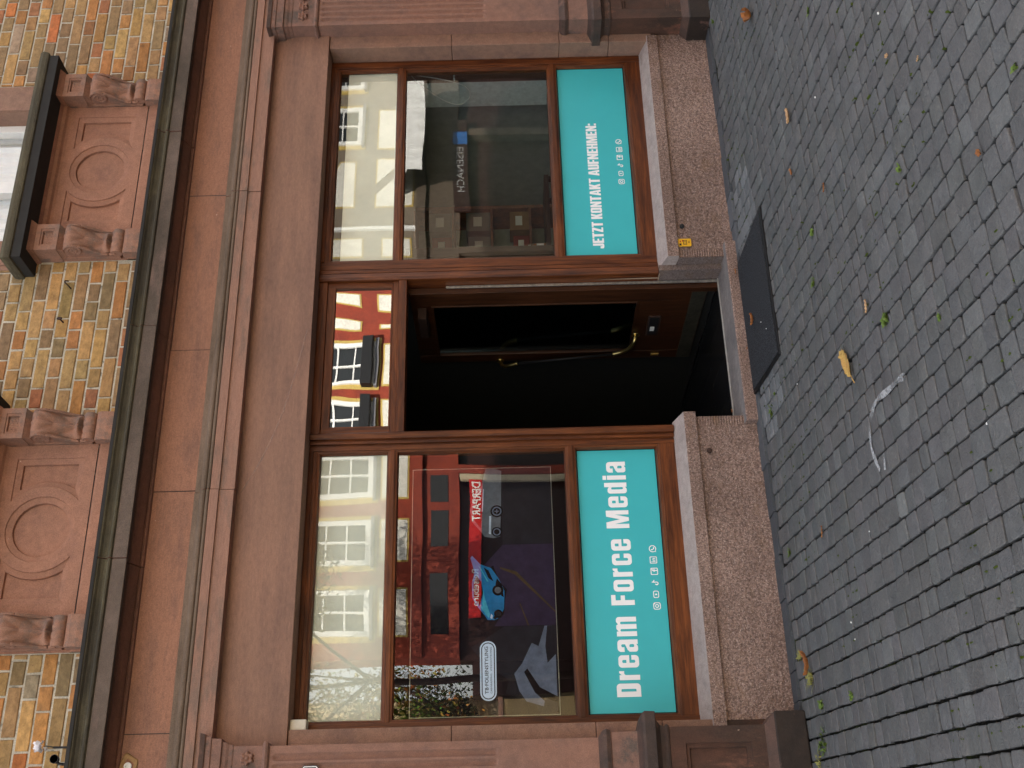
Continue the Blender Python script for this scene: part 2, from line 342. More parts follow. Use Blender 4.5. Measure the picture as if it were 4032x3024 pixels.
# ================================================================== GROUND
def phi(s): return R_(max(0, min(13, 5.5 + 1.25 * (s - 1.3))))
def gz(x): return .005 * (x - 1.5)
g = MB(); g.hf(-14, 22, -13.2, .9, 36, 2, lambda x, z: 0)       # (x, 0, y) swapped below
g.v = [(x, z, gz(max(-3, min(9, x))) - .020) for x, y, z in g.v]
tag(g.build('ground', [MT['soil']]), kind='structure')
st = MB(); st.use_c = True
rnd = random.Random(11)
XA, XB, YB = -1.6, 8.2, 6.2
si = 0; s0 = XA
while s0 < XB:
    ws = rnd.uniform(.100, .114); t = .105 + rnd.uniform(0, .09)
    while t < YB:
        ln = rnd.choice([.085, .095, .10, .11, .12, .13, .15]) * rnd.uniform(.93, 1.07)
        def P(a, b, z=0):
            x = a - b * math.tan(phi(a)); return (x, -b, gz(x) + z)
        gp = rnd.uniform(.003, .0068); gq = rnd.uniform(.002, .0055)
        jj = [rnd.uniform(-.004, .004) for _ in range(8)]
        a0, a1, b0, b1 = s0 + gp, s0 + ws - gp, t + gq, t + ln - gq
        ch = rnd.uniform(.004, .013)
        oc = [(a0 + ch, b0), (a1 - ch, b0), (a1, b0 + ch), (a1, b1 - ch), (a1 - ch, b1), (a0 + ch, b1), (a0, b1 - ch), (a0, b0 + ch)]
        oc = [(p[0] + jj[i] * .7, p[1] + jj[(i + 3) % 8] * .7) for i, p in enumerate(oc)]
        ma, mb = (a0 + a1) / 2, (b0 + b1) / 2
        hz = rnd.uniform(-.003, .003); tx, ty = rnd.uniform(-.035, .035), rnd.uniform(-.035, .035)
        h = lambda p: hz + (p[0] - ma) * tx + (p[1] - mb) * ty
        ins = lambda p, k_: (ma + (p[0] - ma) * k_, mb + (p[1] - mb) * k_)
        r0 = [P(*p, -.03) for p in oc]; r1 = [P(*p, h(p) - .004) for p in oc]
        r2 = [P(*ins(p, .965), h(p) - .0008) for p in oc]; r3 = [P(*ins(p, .88), h(p)) for p in oc]
        v = rnd.uniform(.88, 1.10); cc = (v * rnd.uniform(.98, 1.04), v, v * rnd.uniform(.98, 1.03))
        q = rnd.random()
        if q < .004: cc = (1.5, 1.52, 1.5)
        elif q < .03: cc = (1.2, 1.21, 1.21)
        px_, py_ = P(ma, mb)[:2]
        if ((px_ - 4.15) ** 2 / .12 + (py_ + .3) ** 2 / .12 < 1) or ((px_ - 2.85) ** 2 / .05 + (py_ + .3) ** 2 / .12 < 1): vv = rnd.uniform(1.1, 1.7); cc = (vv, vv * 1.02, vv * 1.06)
        b = len(st.v)
        for r in (r0, r1, r2, r3): st.v += r
        for i in range(3):
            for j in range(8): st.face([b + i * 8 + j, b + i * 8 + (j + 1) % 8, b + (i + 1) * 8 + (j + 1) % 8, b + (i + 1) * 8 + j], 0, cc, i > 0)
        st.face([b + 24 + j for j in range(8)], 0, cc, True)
        t += ln
    s0 += ws
# long slabs along the wall foot
x = XA
while x < XB:
    ln = rnd.uniform(.14, .42); v = rnd.uniform(.72, 1.02); cc = (v * .78, v * .84, v * .93)
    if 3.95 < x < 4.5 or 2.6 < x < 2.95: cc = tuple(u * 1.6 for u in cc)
    y1_, y0_ = .05, -.098 + rnd.uniform(-.008, .01); z = gz(x) + rnd.uniform(-.004, .006)
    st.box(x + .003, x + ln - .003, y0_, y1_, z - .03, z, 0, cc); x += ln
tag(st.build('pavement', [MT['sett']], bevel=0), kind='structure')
for nm, (xa, xb, ya, yb) in {'street': (-14, 22, -13.1, -YB), }.items():
    o = MB(); o.v = [(xa, ya, -.012), (xb, ya, -.012), (xb, yb, -.004), (xa, yb, -.004)]; o.face([0, 1, 2, 3])
    tag(o.build(nm, [MT['street']]), kind='structure')
# chalk line
def ribbon(pts, ws, z):
    o = MB(); pts = [Vector((p[0], p[1], 0)) for p in pts]; L = []
    for i, p in enumerate(pts):
        d = (pts[min(i + 1, len(pts) - 1)] - pts[max(i - 1, 0)]).normalized(); nn = Vector((-d.y, d.x, 0)); L.append((p + nn * ws[i] / 2, p - nn * ws[i] / 2))
    for a_, b_ in L: o.v += [(a_.x, a_.y, gz(a_.x) + z), (b_.x, b_.y, gz(b_.x) + z)]
    for i in range(len(L) - 1): o.face([2 * i, 2 * i + 1, 2 * i + 3, 2 * i + 2])
    return o
k = NM('chalk'); t_ = k.t; tr = k.n('ShaderNodeBsdfTransparent'); mx = k.n('ShaderNodeMixShader')
k.fin((.62, .64, .66, 1), .9); k.l(k.ramp(k.math('ADD', k.math('MULTIPLY', k.noise(90, 3, .6), .5), k.noise(6.5, 2, .5, (1, 1, 1), (2.2, 1, 0))), .62, .98, 0, .85), mx.inputs[0]); k.l(tr.outputs[0], mx.inputs[1]); k.l(k.b.outputs[0], mx.inputs[2]); k.l(mx.outputs[0], k.out.inputs[0])
def smooth(pts, n=5):
    out = []
    for i in range(len(pts) - 1):
        p0, p1, p2, p3 = pts[max(i - 1, 0)], pts[i], pts[i + 1], pts[min(i + 2, len(pts) - 1)]
        for q in range(n):
            t = q / n
            out.append(tuple(.5 * ((2 * b_) + (-a_ + c_) * t + (2 * a_ - 5 * b_ + 4 * c_ - d_) * t * t + (-a_ + 3 * b_ - 3 * c_ + d_) * t ** 3) for a_, b_, c_, d_ in zip(p0, p1, p2, p3)))
    return out + [tuple(pts[-1])]
A_ = smooth([(1.94, -2.529), (1.96, -2.455), (1.979, -2.318), (2.005, -2.176), (1.991, -2.085), (1.959, -2.03), (1.905, -2.006), (1.85, -2.002), (1.781, -2.032), (1.741, -2.055)])
B_ = smooth([(1.861, -2.132), (1.817, -2.129), (1.762, -2.129), (1.717, -2.115)])
o = ribbon(A_, [.026 + .006 * math.sin(i * .7) for i in range(len(A_))], .0065)
o2 = ribbon(B_, [.02] * len(B_), .0069); b = len(o.v); o.v += o2.v
for f_ in o2.f: o.face([b + i for i in f_])
tag(o.build('chalk_mark', [k.m]), kind='structure')

# ================================================================== TOWNHOUSE
H = thing('townhouse', 'brick and red sandstone townhouse with a wooden ground-floor shopfront', 'house', (3.5, 0, 0))
# --- bricks
PAL = [(srgb(190, 138, 86), 3), (srgb(178, 146, 102), 6), (srgb(160, 132, 98), 5), (srgb(174, 120, 84), 1.3), (srgb(186, 150, 102), 5), (srgb(146, 122, 94), 3), (srgb(198, 158, 102), 2.5), (srgb(194, 122, 74), 1.3), (srgb(168, 150, 124), 1)]
pc = [tuple(c * .82 for c in p[0][:3]) for p in PAL]; pw = [p[1] for p in PAL]
br = MB(); br.use_c = True
OPEN = [(1.47, 2.99, 4.79, 6.9), (4.15, 5.68, 4.79, 6.9)]
SOLID = [(4.185, 5.652, 3.9, 4.66), (1.565, 3.03, 3.9, 4.66)] + OPEN
def brick(x0, x1, z0, z1):
    segs = [(x0, x1)]
    for a, b_, c_, d_ in SOLID:
        if z1 > c_ and z0 < d_ - .02:
            ns = []
            for s_, e_ in segs:
                if e_ <= a or s_ >= b_: ns.append((s_, e_))
                else:
                    if s_ < a - .02: ns.append((s_, a - .012))
                    if e_ > b_ + .02: ns.append((b_ + .012, e_))
            segs = ns
    c = random.choices(pc, pw)[0]; v = random.uniform(.82, 1.15); c = tuple(min(.8, q * v * random.uniform(.94, 1.06)) for q in c)
    for s_, e_ in segs:
        yo = random.uniform(-.002, .003); j = [random.uniform(-.0018, .0018) for _ in range(8)]
        b = len(br.v); e = .004
        X0, X1, Z0, Z1 = s_, e_, z0, z1
        rg = []
        for ins_, yy in ((0, .03), (0, yo + .003), (.0035, yo)):
            rg.append([(X0 + ins_ + j[0], yy, Z0 + ins_ + j[1]), (X1 - ins_ + j[2], yy, Z0 + ins_ + j[3]), (X1 - ins_ + j[4], yy, Z1 - ins_ + j[5]), (X0 + ins_ + j[6], yy, Z1 - ins_ + j[7])])
        for r in rg: br.v += r
        for i in range(2):
            for q in range(4): br.face([b + i * 4 + q, b + i * 4 + (q + 1) % 4, b + i * 4 + 4 + (q + 1) % 4, b + i * 4 + 4 + q], 0, c)
        br.face([b + 8 + q for q in range(4)], 0, c)
z = 3.955; row = 0
while z < 5.75:
    x = -.6 + (row % 2) * .071 + random.uniform(-.01, .01); n_ = row
    while x < 8.2:
        ln = .131 if random.random() < .56 else .272
        brick(x, x + ln - .002, z, z + .0735); x += ln + .012
    z += .0875; row += 1
brk = br.build('brick_wall', [MT['brick']], H)
wl = MB()
for a, b_, c_, d_ in [(-3, 9, 2.805, 4.0), (-3, 1.77, 4.0, 4.79), (2.82, 4.39, 4.0, 4.79), (5.445, 9, 4.0, 4.79), (1.77, 2.82, 4.65, 4.79), (4.39, 5.445, 4.65, 4.79), (-3, 1.47, 4.79, 6.9), (2.99, 4.15, 4.79, 6.9), (5.68, 9, 4.79, 6.9), (-3, 9, 6.9, 11)]: wl.box(a, b_, .0075, .45, c_, d_)
wl.build('mortar_backing', [MT['mortar']], H)
sh = MB(); sh.box(-3, 9, 9, 9.3, 0, 11); sh.box(-3.2, -3, 0, 9.3, 0, 11); sh.box(9, 9.2, 0, 9.3, 0, 11)
sh.build('sun_block_wall', [MT['street']], H)  # unseen back and side walls, added to block the sun
for a, b_ in ((-3, .56), (6.55, 9)):
    lw_ = MB(); lw_.box(a, b_, .02, .45, 0, 2.8); lw_.build('ground_floor_wall', [MT['jamb']], H, .004)
rf = MB(); rf.prof_x([(-.5, 10.9), (4.5, 14), (9.7, 10.9), (9.7, 11.1), (4.5, 14.3), (-.5, 11.1)], -3.4, 9.4); rf.build('sun_block_roof', [MT['base']], H)  # unseen roof, added with the tall wall to keep sun off the street

# --- entablature
jbk = MB(); jbk.box(-3, 9, .0035, .0070, 3.2, 3.94); jbk.build('joint_backing', [MT['black']], H)
def segments(profile, joints, name, mats, idx, x0=-3., x1=9., gap=.0022):
    m = MB(); xs = [x0] + joints + [x1]
    for i in range(len(xs) - 1):
        dy, dz = random.uniform(-.003, .003), random.uniform(-.003, .003)
        m.prof_x([(y + (dy if y < .1 else 0), zz + dz) for y, zz in profile], xs[i] + gap, xs[i + 1] - gap, 0, idx)
    return m.build(name, mats, H, .003)
cp = [(.2, 3.70), (0, 3.70), (-.016, 3.703), (-.02, 3.713), (-.013, 3.722), (-.03, 3.724), (-.045, 3.730), (-.075, 3.744), (-.10, 3.752), (-.10, 3.768), (-.182, 3.768), (-.185, 3.742), (-.2, 3.742), (-.2, 3.820),
      (-.196, 3.824), (-.212, 3.830), (-.216, 3.840), (-.208, 3.848), (-.19, 3.850), (-.194, 3.866), (-.206, 3.882), (-.222, 3.892), (-.226, 3.905), (0, 3.955), (.2, 3.955)]
ci = [0] * 9 + [1] * 4 + [1, 2, 2, 2, 2, 2, 2, 2, 2, 1, 1, 1]
segments(cp, [-1.2, .52, 2.046, 3.56, 5.086, 6.62], 'cornice', [MT['bed'], MT['cornice'], MT['olive']], ci)
ld = MB(); ld.prof_x([(-.231, 3.898), (-.231, 3.918), (0, 3.972), (0, 3.958), (-.226, 3.908)], -3, 9); ld.build('lead_flashing', [MT['lead']], H)
segments([(.2, 3.43), (0, 3.43), (0, 3.70), (.2, 3.70)], [-.5, 1.1, 2.521, 3.485, 4.685, 6.5], 'frieze', [MT['frieze']], [0] * 4)
ap = [(.2, 3.195), (-.074, 3.195), (-.074, 3.283), (-.088, 3.2835), (-.088, 3.336), (-.078, 3.338)] + [(-.084 - .010 * math.cos(R_(a)), 3.348 + .010 * math.sin(R_(a))) for a in range(-80, 91, 34)] + [(-.076, 3.3595)] + [(-.074 - .016 * math.cos(R_(a)), 3.378 + .017 * math.sin(R_(a))) for a in range(-80, 91, 24)] + [(-.052, 3.397), (-.044, 3.400), (-.040, 3.408), (-.030, 3.412), (-.028, 3.443), (.2, 3.443)]
ai = [0] * 5 + [1] * (len(ap) - 5)
segments(ap, [-1., 2.496, 4.656, 6.9], 'architrave', [MT['arch'], MT['archgray']], ai)
lt = MB(); lt.box(1.0, 6.10, 0, .3, 2.802, 3.196); lt.box(-3, .58, 0, .3, 2.802, 3.196); lt.box(6.54, 9, 0, .3, 2.802, 3.196)
lt.build('lintel', [MT['lintel']], H, .003)
# --- jambs
for x0, x1 in ((.99, 1.105), (5.985, 6.11)):
    jb = MB(); js = [.42, .738, 1.104, 1.9, 2.80]
    for a, b_ in zip(js, js[1:]): jb.box(x0, x1 + .15 * (x0 > 3), .012 + random.uniform(0, .002), .42, a + .0015, b_ - .0015)
    jb.build('window_jamb', [MT['jamb']], H, .004)

# --- pilasters
def pilaster(x0, x1, mirror=False):
    xm = (x0 + x1) / 2
    def ring(z, p):
        e = p - .11; return [(x0 - e, -p, z), (x1 + e, -p, z), (x1 + e, .05, z), (x0 - e, .05, z)]
    def stack(name, prof, mats, idx, parent, bev=.004):
        m = MB(); m.rings([ring(z, p) for z, p in prof], cap=True, mats=idx); return m.build(name, mats, parent, bev)
    fl = [x0 + .055 + .0527 * i for i in range(7)]
    def fn(x, z):
        y = 0.
        for c_ in fl:
            d = abs(x - c_)
            if d < .0185:
                zz = 0 if 1.665 < z < 2.83 else (1.665 - z if z < 1.665 else z - 2.83)
                q = d * d + zz * zz
                if q < .0185 ** 2: y = math.sqrt(.0185 ** 2 - q) * .85
        return -.11 + y
    sh_ = MB(); sh_.hf(x0, x1, 1.62, 2.87, 172, 140, fn); sh_.box(x0, x1, -.11, .05, 1.10, 1.62); sh_.box(x0, x1, -.088, .05, 1.62, 2.87)
    for sx in (x0, x1): sh_.poly([(sx, -.11, 1.62), (sx, -.088, 1.62), (sx, -.088, 2.87), (sx, -.11, 2.87)])
    P_ = sh_.build('pilaster', [MT['shaft']], H, 0, recalc=False)
    cap = stack('capital', [(2.868, .112), (2.876, .128), (2.888, .135), (2.900, .128), (2.905, .113), (3.062, .113), (3.066, .118), (3.085, .121), (3.10, .13), (3.118, .134), (3.122, .148), (3.172, .15), (3.176, .158), (3.202, .16), (3.206, .170), (3.232, .176), (3.236, .15), (3.24, .11)], [MT['cap'], MT['ledge']], [0] * 14 + [1] * 3, P_, .002)
    for i in range(4):
        fx = x0 + .086 + .094 * i; ro = MB(); N = 60; rgs = []
        for rad, dp in ((.0, .024), (.006, .026), (.011, .012), (.014, .010), (.024, .028), (.031, .022), (.034, -.002)):
            rgs.append([(fx + (rad + (.0045 * math.cos(6 * a) if rad > .02 else 0)) * math.cos(a), -.113 - dp + .004 * (1 - math.cos(6 * a)) * (rad > .02), 2.985 + (rad + (.0045 * math.cos(6 * a) if rad > .02 else 0)) * math.sin(a)) for a in [2 * PI * q / N for q in range(N)]])
        ro.rings(rgs, sm=True); ro.build('rosette', [MT['shaft']], cap)
    base = [(0, .205), (.004, .21), (.16, .21), (.168, .205), (.2, .165), (.212, .15)]
    pd = stack('pedestal_base', base, [MT['base'], MT['base'], MT['base'], MT['ledge'], MT['ledge']], [0, 0, 2, 3, 3], P_)
    # recessed pedestal panel
    a0, a1 = x0 + .05, x1 - .05
    def fn2(x, z):
        d = min(x - a0, a1 - x, z - .293, .640 - z)
        return -.15 + (0 if d < 0 else .014 if d < .022 else .032)
    pp = MB(); pp.hf(x0 - .04, x1 + .04, .212, .724, 90, 100, fn2, 0, False); pp.box(x0 - .04, x1 + .04, -.115, .05, .212, .724)
    for sx in (x0 - .04, x1 + .04): pp.poly([(sx, -.15, .212), (sx, -.115, .212), (sx, -.115, .724), (sx, -.15, .724)])
    pp.build('pedestal', [MT['ped']], P_, 0, recalc=False)
    stack('ledge_moulding', [(.724, .15), (.727, .158), (.742, .164), (.750, .155), (.772, .158), (.798, .185), (.803, .222), (.858, .224), (.872, .214), (.892, .150), (.895, .135), (1.034, .133), (1.040, .142), (1.062, .150), (1.082, .140), (1.104, .112)], [MT['ledge'], MT['cap']], [0] * 10 + [1, 1] + [0] * 3, P_)
pilaster(6.094, 6.525); pilaster(.572, 1.003)

# --- upper wall: apron panels, consoles, sills
def apron(cxp):
    C0 = (cxp, 4.343); hx = .452
    def dep(x, z):
        dx, dz = x - C0[0], z - C0[1]; r = math.hypot(dx, dz)
        d = min(hx - abs(dx), .203 - abs(dz), r - .268)
        a = 0 if d <= 0 else (.007 + .011 * d / .036 if d < .036 else .034)
        q = .204 - r
        b_ = 0 if q <= 0 else (.007 + .012 * q / .038) if q < .038 else .036
        return -.022 + max(a, b_)
    m = MB(); m.hf(cxp - .54, cxp + .54, 4.064, 4.66, 360, 200, dep, 0, False)
    m.box(cxp - .735, cxp - .541, -.006, .05, 3.96, 4.66); m.box(cxp + .541, cxp + .735, -.006, .05, 3.96, 4.66)
    o = m.build('apron_panel', [MT['panel']], H, 0, recalc=False)
    f_ = MB(); f_.prof_x([(.02, 3.95), (-.022, 3.95), (-.022, 4.045), (-.018, 4.058), (-.008, 4.064), (.02, 4.064)], cxp - .735, cxp + .735)
    f_.build('plinth_course', [MT['panel']], o, .002)
    # sill slab with bed mould
    s_ = MB(); L, Rr = cxp - .872, cxp + .845
    def rg(z, p, e): return [(L + e, -p, z), (Rr - e, -p, z), (Rr - e, .02, z), (L + e, .02, z)]
    s_.rings([rg(4.664, .25, .02), (rg(4.724, .25, .02)), rg(4.728, .262, .008), rg(4.74, .268, .004), rg(4.765, .272, 0), rg(4.79, .262, .008), rg(4.81, .02, .03)], mats=[0, 1, 1, 1, 1, 1])
    s_.build('window_sill', [MT['lead'], MT['olive']], H, .002)
    b_ = MB(); L, Rr = cxp - .755, cxp + .755
    for (e1, e2) in ((L, L + .23), (Rr - .23, Rr)):
        b_.rings([[(e1 + e, -p, z_), (e2 - e, -p, z_), (e2 - e, .02, z_), (e1 + e, .02, z_)] for z_, p, e in ((4.636, .152, .012), (4.642, .158, .008), (4.650, .166, .004), (4.666, .19, 0), (4.668, .19, 0))])
    b_.prof_x([(.02, 4.60), (-.02, 4.60), (-.03, 4.62), (-.05, 4.63), (-.06, 4.65), (-.09, 4.664), (.02, 4.664)], cxp - .54, cxp + .54)
    b_.build('bed_moulding', [MT['panel']], H, .002)
    return o
apron(4.918); apron(2.296)
def console(x0):
    x1 = x0 + .2; xm = x0 + .1; m = MB()
    # block with sunk square
    def fb(x, z):
        d = min(x - x0 - .035, x1 - .035 - x, z - 4.515, 4.605 - z)
        return -.15 + (0 if d < 0 else .008 if d < .014 else .024 + .004 * noise.noise(Vector((x * 90, z * 90, 3))))
    m.hf(x0, x1, 4.487, 4.637, 50, 38, fb, 0, False); m.box(x0, x1, -.118, .01, 4.487, 4.637)
    for sx in (x0, x1): m.poly([(sx, -.15, 4.487), (sx, -.118, 4.487), (sx, -.118, 4.637), (sx, -.15, 4.637)])
    m.poly([(x0, -.15, 4.487), (x1, -.15, 4.487), (x1, -.13, 4.487), (x0, -.13, 4.487)]); m.poly([(x0, -.15, 4.637), (x1, -.15, 4.637), (x1, -.13, 4.637), (x0, -.13, 4.637)])
    m.rings([[(x0 + e, -p, z_), (x1 - e, -p, z_), (x1 - e, .01, z_), (x0 + e, .01, z_)] for z_, p, e in ((4.487, .146, .003), (4.474, .130, .010), (4.462, .112, .014), (4.455, .108, .016))])
    # scroll body: S profile front, leaf relief
    prof = smooth([(-.10, 4.458), (-.155, 4.440), (-.170, 4.405), (-.155, 4.360), (-.120, 4.310), (-.092, 4.262), (-.076, 4.215), (-.078, 4.180), (-.060, 4.160)], 7)
    n = len(prof); W_ = 36; b = len(m.v)
    for i, (py, pz) in enumerate(prof):
        t = i / (n - 1); hw = .088 - .012 * t
        for j in range(W_ + 1):
            u = j / W_ * 2 - 1
            vein = abs(math.cos((t * 3.1 + abs(u) * .95) * PI)) ** .7
            edge = 1 - .55 * max(0, abs(u) - .55) / .45
            lift = (.020 * vein * (1 - abs(u)) ** .5 * math.sin(min(1, t * 1.05) * PI) ** .5 - .006 + .012 * math.exp(-(u / .09) ** 2) + .022 * math.exp(-((t - .86) / .06) ** 2) * (1 - u * u)) if t < .97 else 0
            m.v.append((xm + u * hw, py - lift * edge + .012 * max(0, abs(u) - .72) / .28, pz))
    for i in range(n - 1):
        for j in range(W_): m.face([b + i * (W_ + 1) + j, b + i * (W_ + 1) + j + 1, b + (i + 1) * (W_ + 1) + j + 1, b + (i + 1) * (W_ + 1) + j], 0, (1, 1, 1), True)
    # side cheeks + back
    for sx in (xm - .082, xm + .082):
        pts = [(sx, py + .012, pz) for py, pz in prof[1:]] + [(sx, .01, prof[-1][1]), (sx, .01, 4.455)]
        m.poly(pts)
    m.box(x0 + .006, x1 - .006, -.035, .01, 4.10, 4.46)
    for sx in (xm - .084, xm + .084):      # volutes
        sp = []
        for q in range(46):
            a = q / 45 * 4.2 * PI; rad = .058 * (1 - q / 52); sp.append((sx, -.108 + rad * math.cos(a + 1.9), 4.388 + rad * math.sin(a + 1.9)))
        m.tube(sp, .0085, 6)
        m.rings([[(sx - .004, -.108 + .055 * math.cos(a), 4.388 + .055 * math.sin(a)) for a in [2 * PI * q / 20 for q in range(20)]], [(sx + .004, -.108 + .055 * math.cos(a), 4.388 + .055 * math.sin(a)) for a in [2 * PI * q / 20 for q in range(20)]]])
        m.tube(smooth([(sx, -.15, 4.345), (sx, -.11, 4.285), (sx, -.07, 4.235), (sx, -.05, 4.19), (sx, -.052, 4.15), (sx, -.066, 4.125)], 4), .010, 6)
    # small ribbed roll
    rg = []
    for j in range(33):
        u = j / 32; rr_ = .036 + .005 * abs(math.sin(u * PI * 4)); rg.append([(x0 + .012 + .176 * u, -.062 + rr_ * math.cos(a), 4.118 + rr_ * math.sin(a)) for a in [2 * PI * q / 18 for q in range(18)]])
    m.rings(rg, sm=True)
    # foot block
    m.prof_x([(.01, 3.955), (-.078, 3.955), (-.088, 4.01), (-.090, 4.05), (-.078, 4.076), (-.05, 4.08), (.01, 4.08)], x0 + .006, x1 - .006)
    return m.build('console', [MT['cap2']], H, .002)
MT['cap2'] = stone('console_sandstone', (.35, .185, .125, 1), (.28, .155, .11, 1), 6, (1, 1, 1), 200, .25, c3=(.17, .13, .11, 1), c3scale=7, c3t=(.5, .62), c3amt=.7)
c0 = console(5.457)
for x_ in (4.179, 2.832, 1.566): copy_part(c0, H, (x_ - 5.457, 0, 0))

# --- upper windows
for a, b_ in ((1.70, 2.83), (4.35, 5.45)):
    for (p, q) in ((a - .23, a), (b_, b_ + .23)):
        f_ = MB(); f_.box(p, q, -.004, .22, 4.80, 6.9); f_.box(p + .035 if p < a else p + .005, q - .005 if p < a else q - .035, -.016, 0, 4.80, 6.9)
        f_.build('window_surround', [MT['jamb']], H, .003)
    w_ = MB(); w_.box(a, a + .06, .15, .22, 4.82, 6.9); w_.box(b_ - .06, b_, .15, .22, 4.82, 6.9); w_.box(a, b_, .15, .22, 4.80, 4.90); w_.box((a + b_) / 2 - .05, (a + b_) / 2 + .05, .14, .22, 4.9, 6.9)
    wf = w_.build('upper_window', [MT['white']], H, .004)
    gl_ = MB(); gl_.box(a + .05, b_ - .05, .19, .194, 4.88, 6.9); gl_.build('pane', [MT['glass_u']], wf)
    cu_ = MB(); cu_.hf(a, b_, 4.85, 6.9, 120, 2, lambda x, z: .30 + .015 * math.sin(x * 70) + .008 * math.sin(x * 151)); cu_.build('curtain', [MT['white']], wf, recalc=False)
# --- granite piers, sills, doorstep
for x0, x1, e0, e1 in ((.95, 2.943, 2.884, 2.943), (4.11, 6.06, 4.112, 4.172)):
    m = MB()
    fx = lambda x, z: .03 + .0045 * noise.noise(Vector((x * 55, z * 55, 1))) + .003 * noise.noise(Vector((x * 19, z * 19, 5)))
    a, b_ = (x0, e0) if x0 < 2 else (e1, x1)
    m.hf(a, b_, -.03, .384, int((b_ - a) * 130), 54, fx, 0, False)
    m.hf(e0, e1, -.03, .384, 6, 130, lambda x, z: .03 + .0035 * math.sin(z * 2 * PI / .0165) + .0012 * noise.noise(Vector((x * 55, z * 90, 1))), 0, True)
    m.box(x0 + .0, x1, .042, .40, -.03, .384, 0)
    for xe in (x0, x1): m.poly([(xe, .03, -.03), (xe, .042, -.03), (xe, .042, .384), (xe, .03, .384)], 1)
    m.box(4.1085, 4.1105, .032, .27, -.02, .384, 1) if x0 > 3 else None
    if x0 > 3: m.box(4.066, 4.1075, .115, .30, .0, .506, 1)
    pr = m.build('plinth', [MT['granite'], MT['granite_side']], H, 0, recalc=False)
    s_ = MB(); xa, xb = (1.03, 2.966) if x0 < 2 else (4.107, 6.03)
    fs = lambda x, z: .002 + .0035 * noise.noise(Vector((x * 60, z * 60, 9)))
    s_.prof_x([(.17, .508), (.004, .458), (.006, .383), (.05, .383), (.17, .40)], xa, xb, 0)
    s_.hf(xa, xb, .384, .457, int((xb - xa) * 120), 10, fs, 1, False)
    s_.build('stone_sill', [MT['sillstone'], MT['granite']], H, 0)
m = MB(); m.box(.58, 1.1, .02, .42, -.03, .42); m.build('wall_foot', [MT['ped']], H)
s_ = MB()
s_.prof_x([(.034, -.05), (-.034, -.05), (-.034, .070), (-.026, .0785), (.034, .082)], 2.885, 4.194, 0, [0, 0, 0, 1, 1])
s_.prof_x([(.236, -.05), (.0345, -.05), (.0345, .082), (.236, .095)], 2.9445, 4.1085, 1)
s_.box(2.9445, 4.1085, .2365, .262, -.05, .0985, 2)
s_.build('doorstep', [MT['granite'], MT['steptop'], MT['stepedge']], H, .003)
for (cxx, czz, c_) in ((4.355, .340, MT['black']), (2.71, .317, MT['iron'])):
    m = MB(); m.rings([[(cxx + r * math.cos(a), y, czz + r * math.sin(a)) for a in [2 * PI * q / 20 for q in range(20)]] for r, y in ((.0165, .034), (.0165, .021), (.013, .016), (.004, .015))]); m.build('metal_cap', [c_], H, .001)

# --- wooden shopfront
WV, WH = 0, 1
def bead(m, x0, x1, z0, z1, yo=.170, yi=.200, wd=.022):
    ro = [(x0 - wd, yo, z0 - wd), (x1 + wd, yo, z0 - wd), (x1 + wd, yo, z1 + wd), (x0 - wd, yo, z1 + wd)]
    rm = [(x0 - wd * .35, yo + .002, z0 - wd * .35), (x1 + wd * .35, yo + .002, z0 - wd * .35), (x1 + wd * .35, yo + .002, z1 + wd * .35), (x0 - wd * .35, yo + .002, z1 + wd * .35)]
    ri = [(x0, yi, z0), (x1, yi, z0), (x1, yi, z1), (x0, yi, z1)]
    for A1, A2 in ((ro, rm), (rm, ri)):
        for q in range(4):
            q2 = (q + 1) % 4; m.poly([A1[q], A1[q2], A2[q2], A2[q]], WH if q in (0, 2) else WV)
PZ = ((2.316, 2.728), (1.203, 2.240), (.627, 1.124))
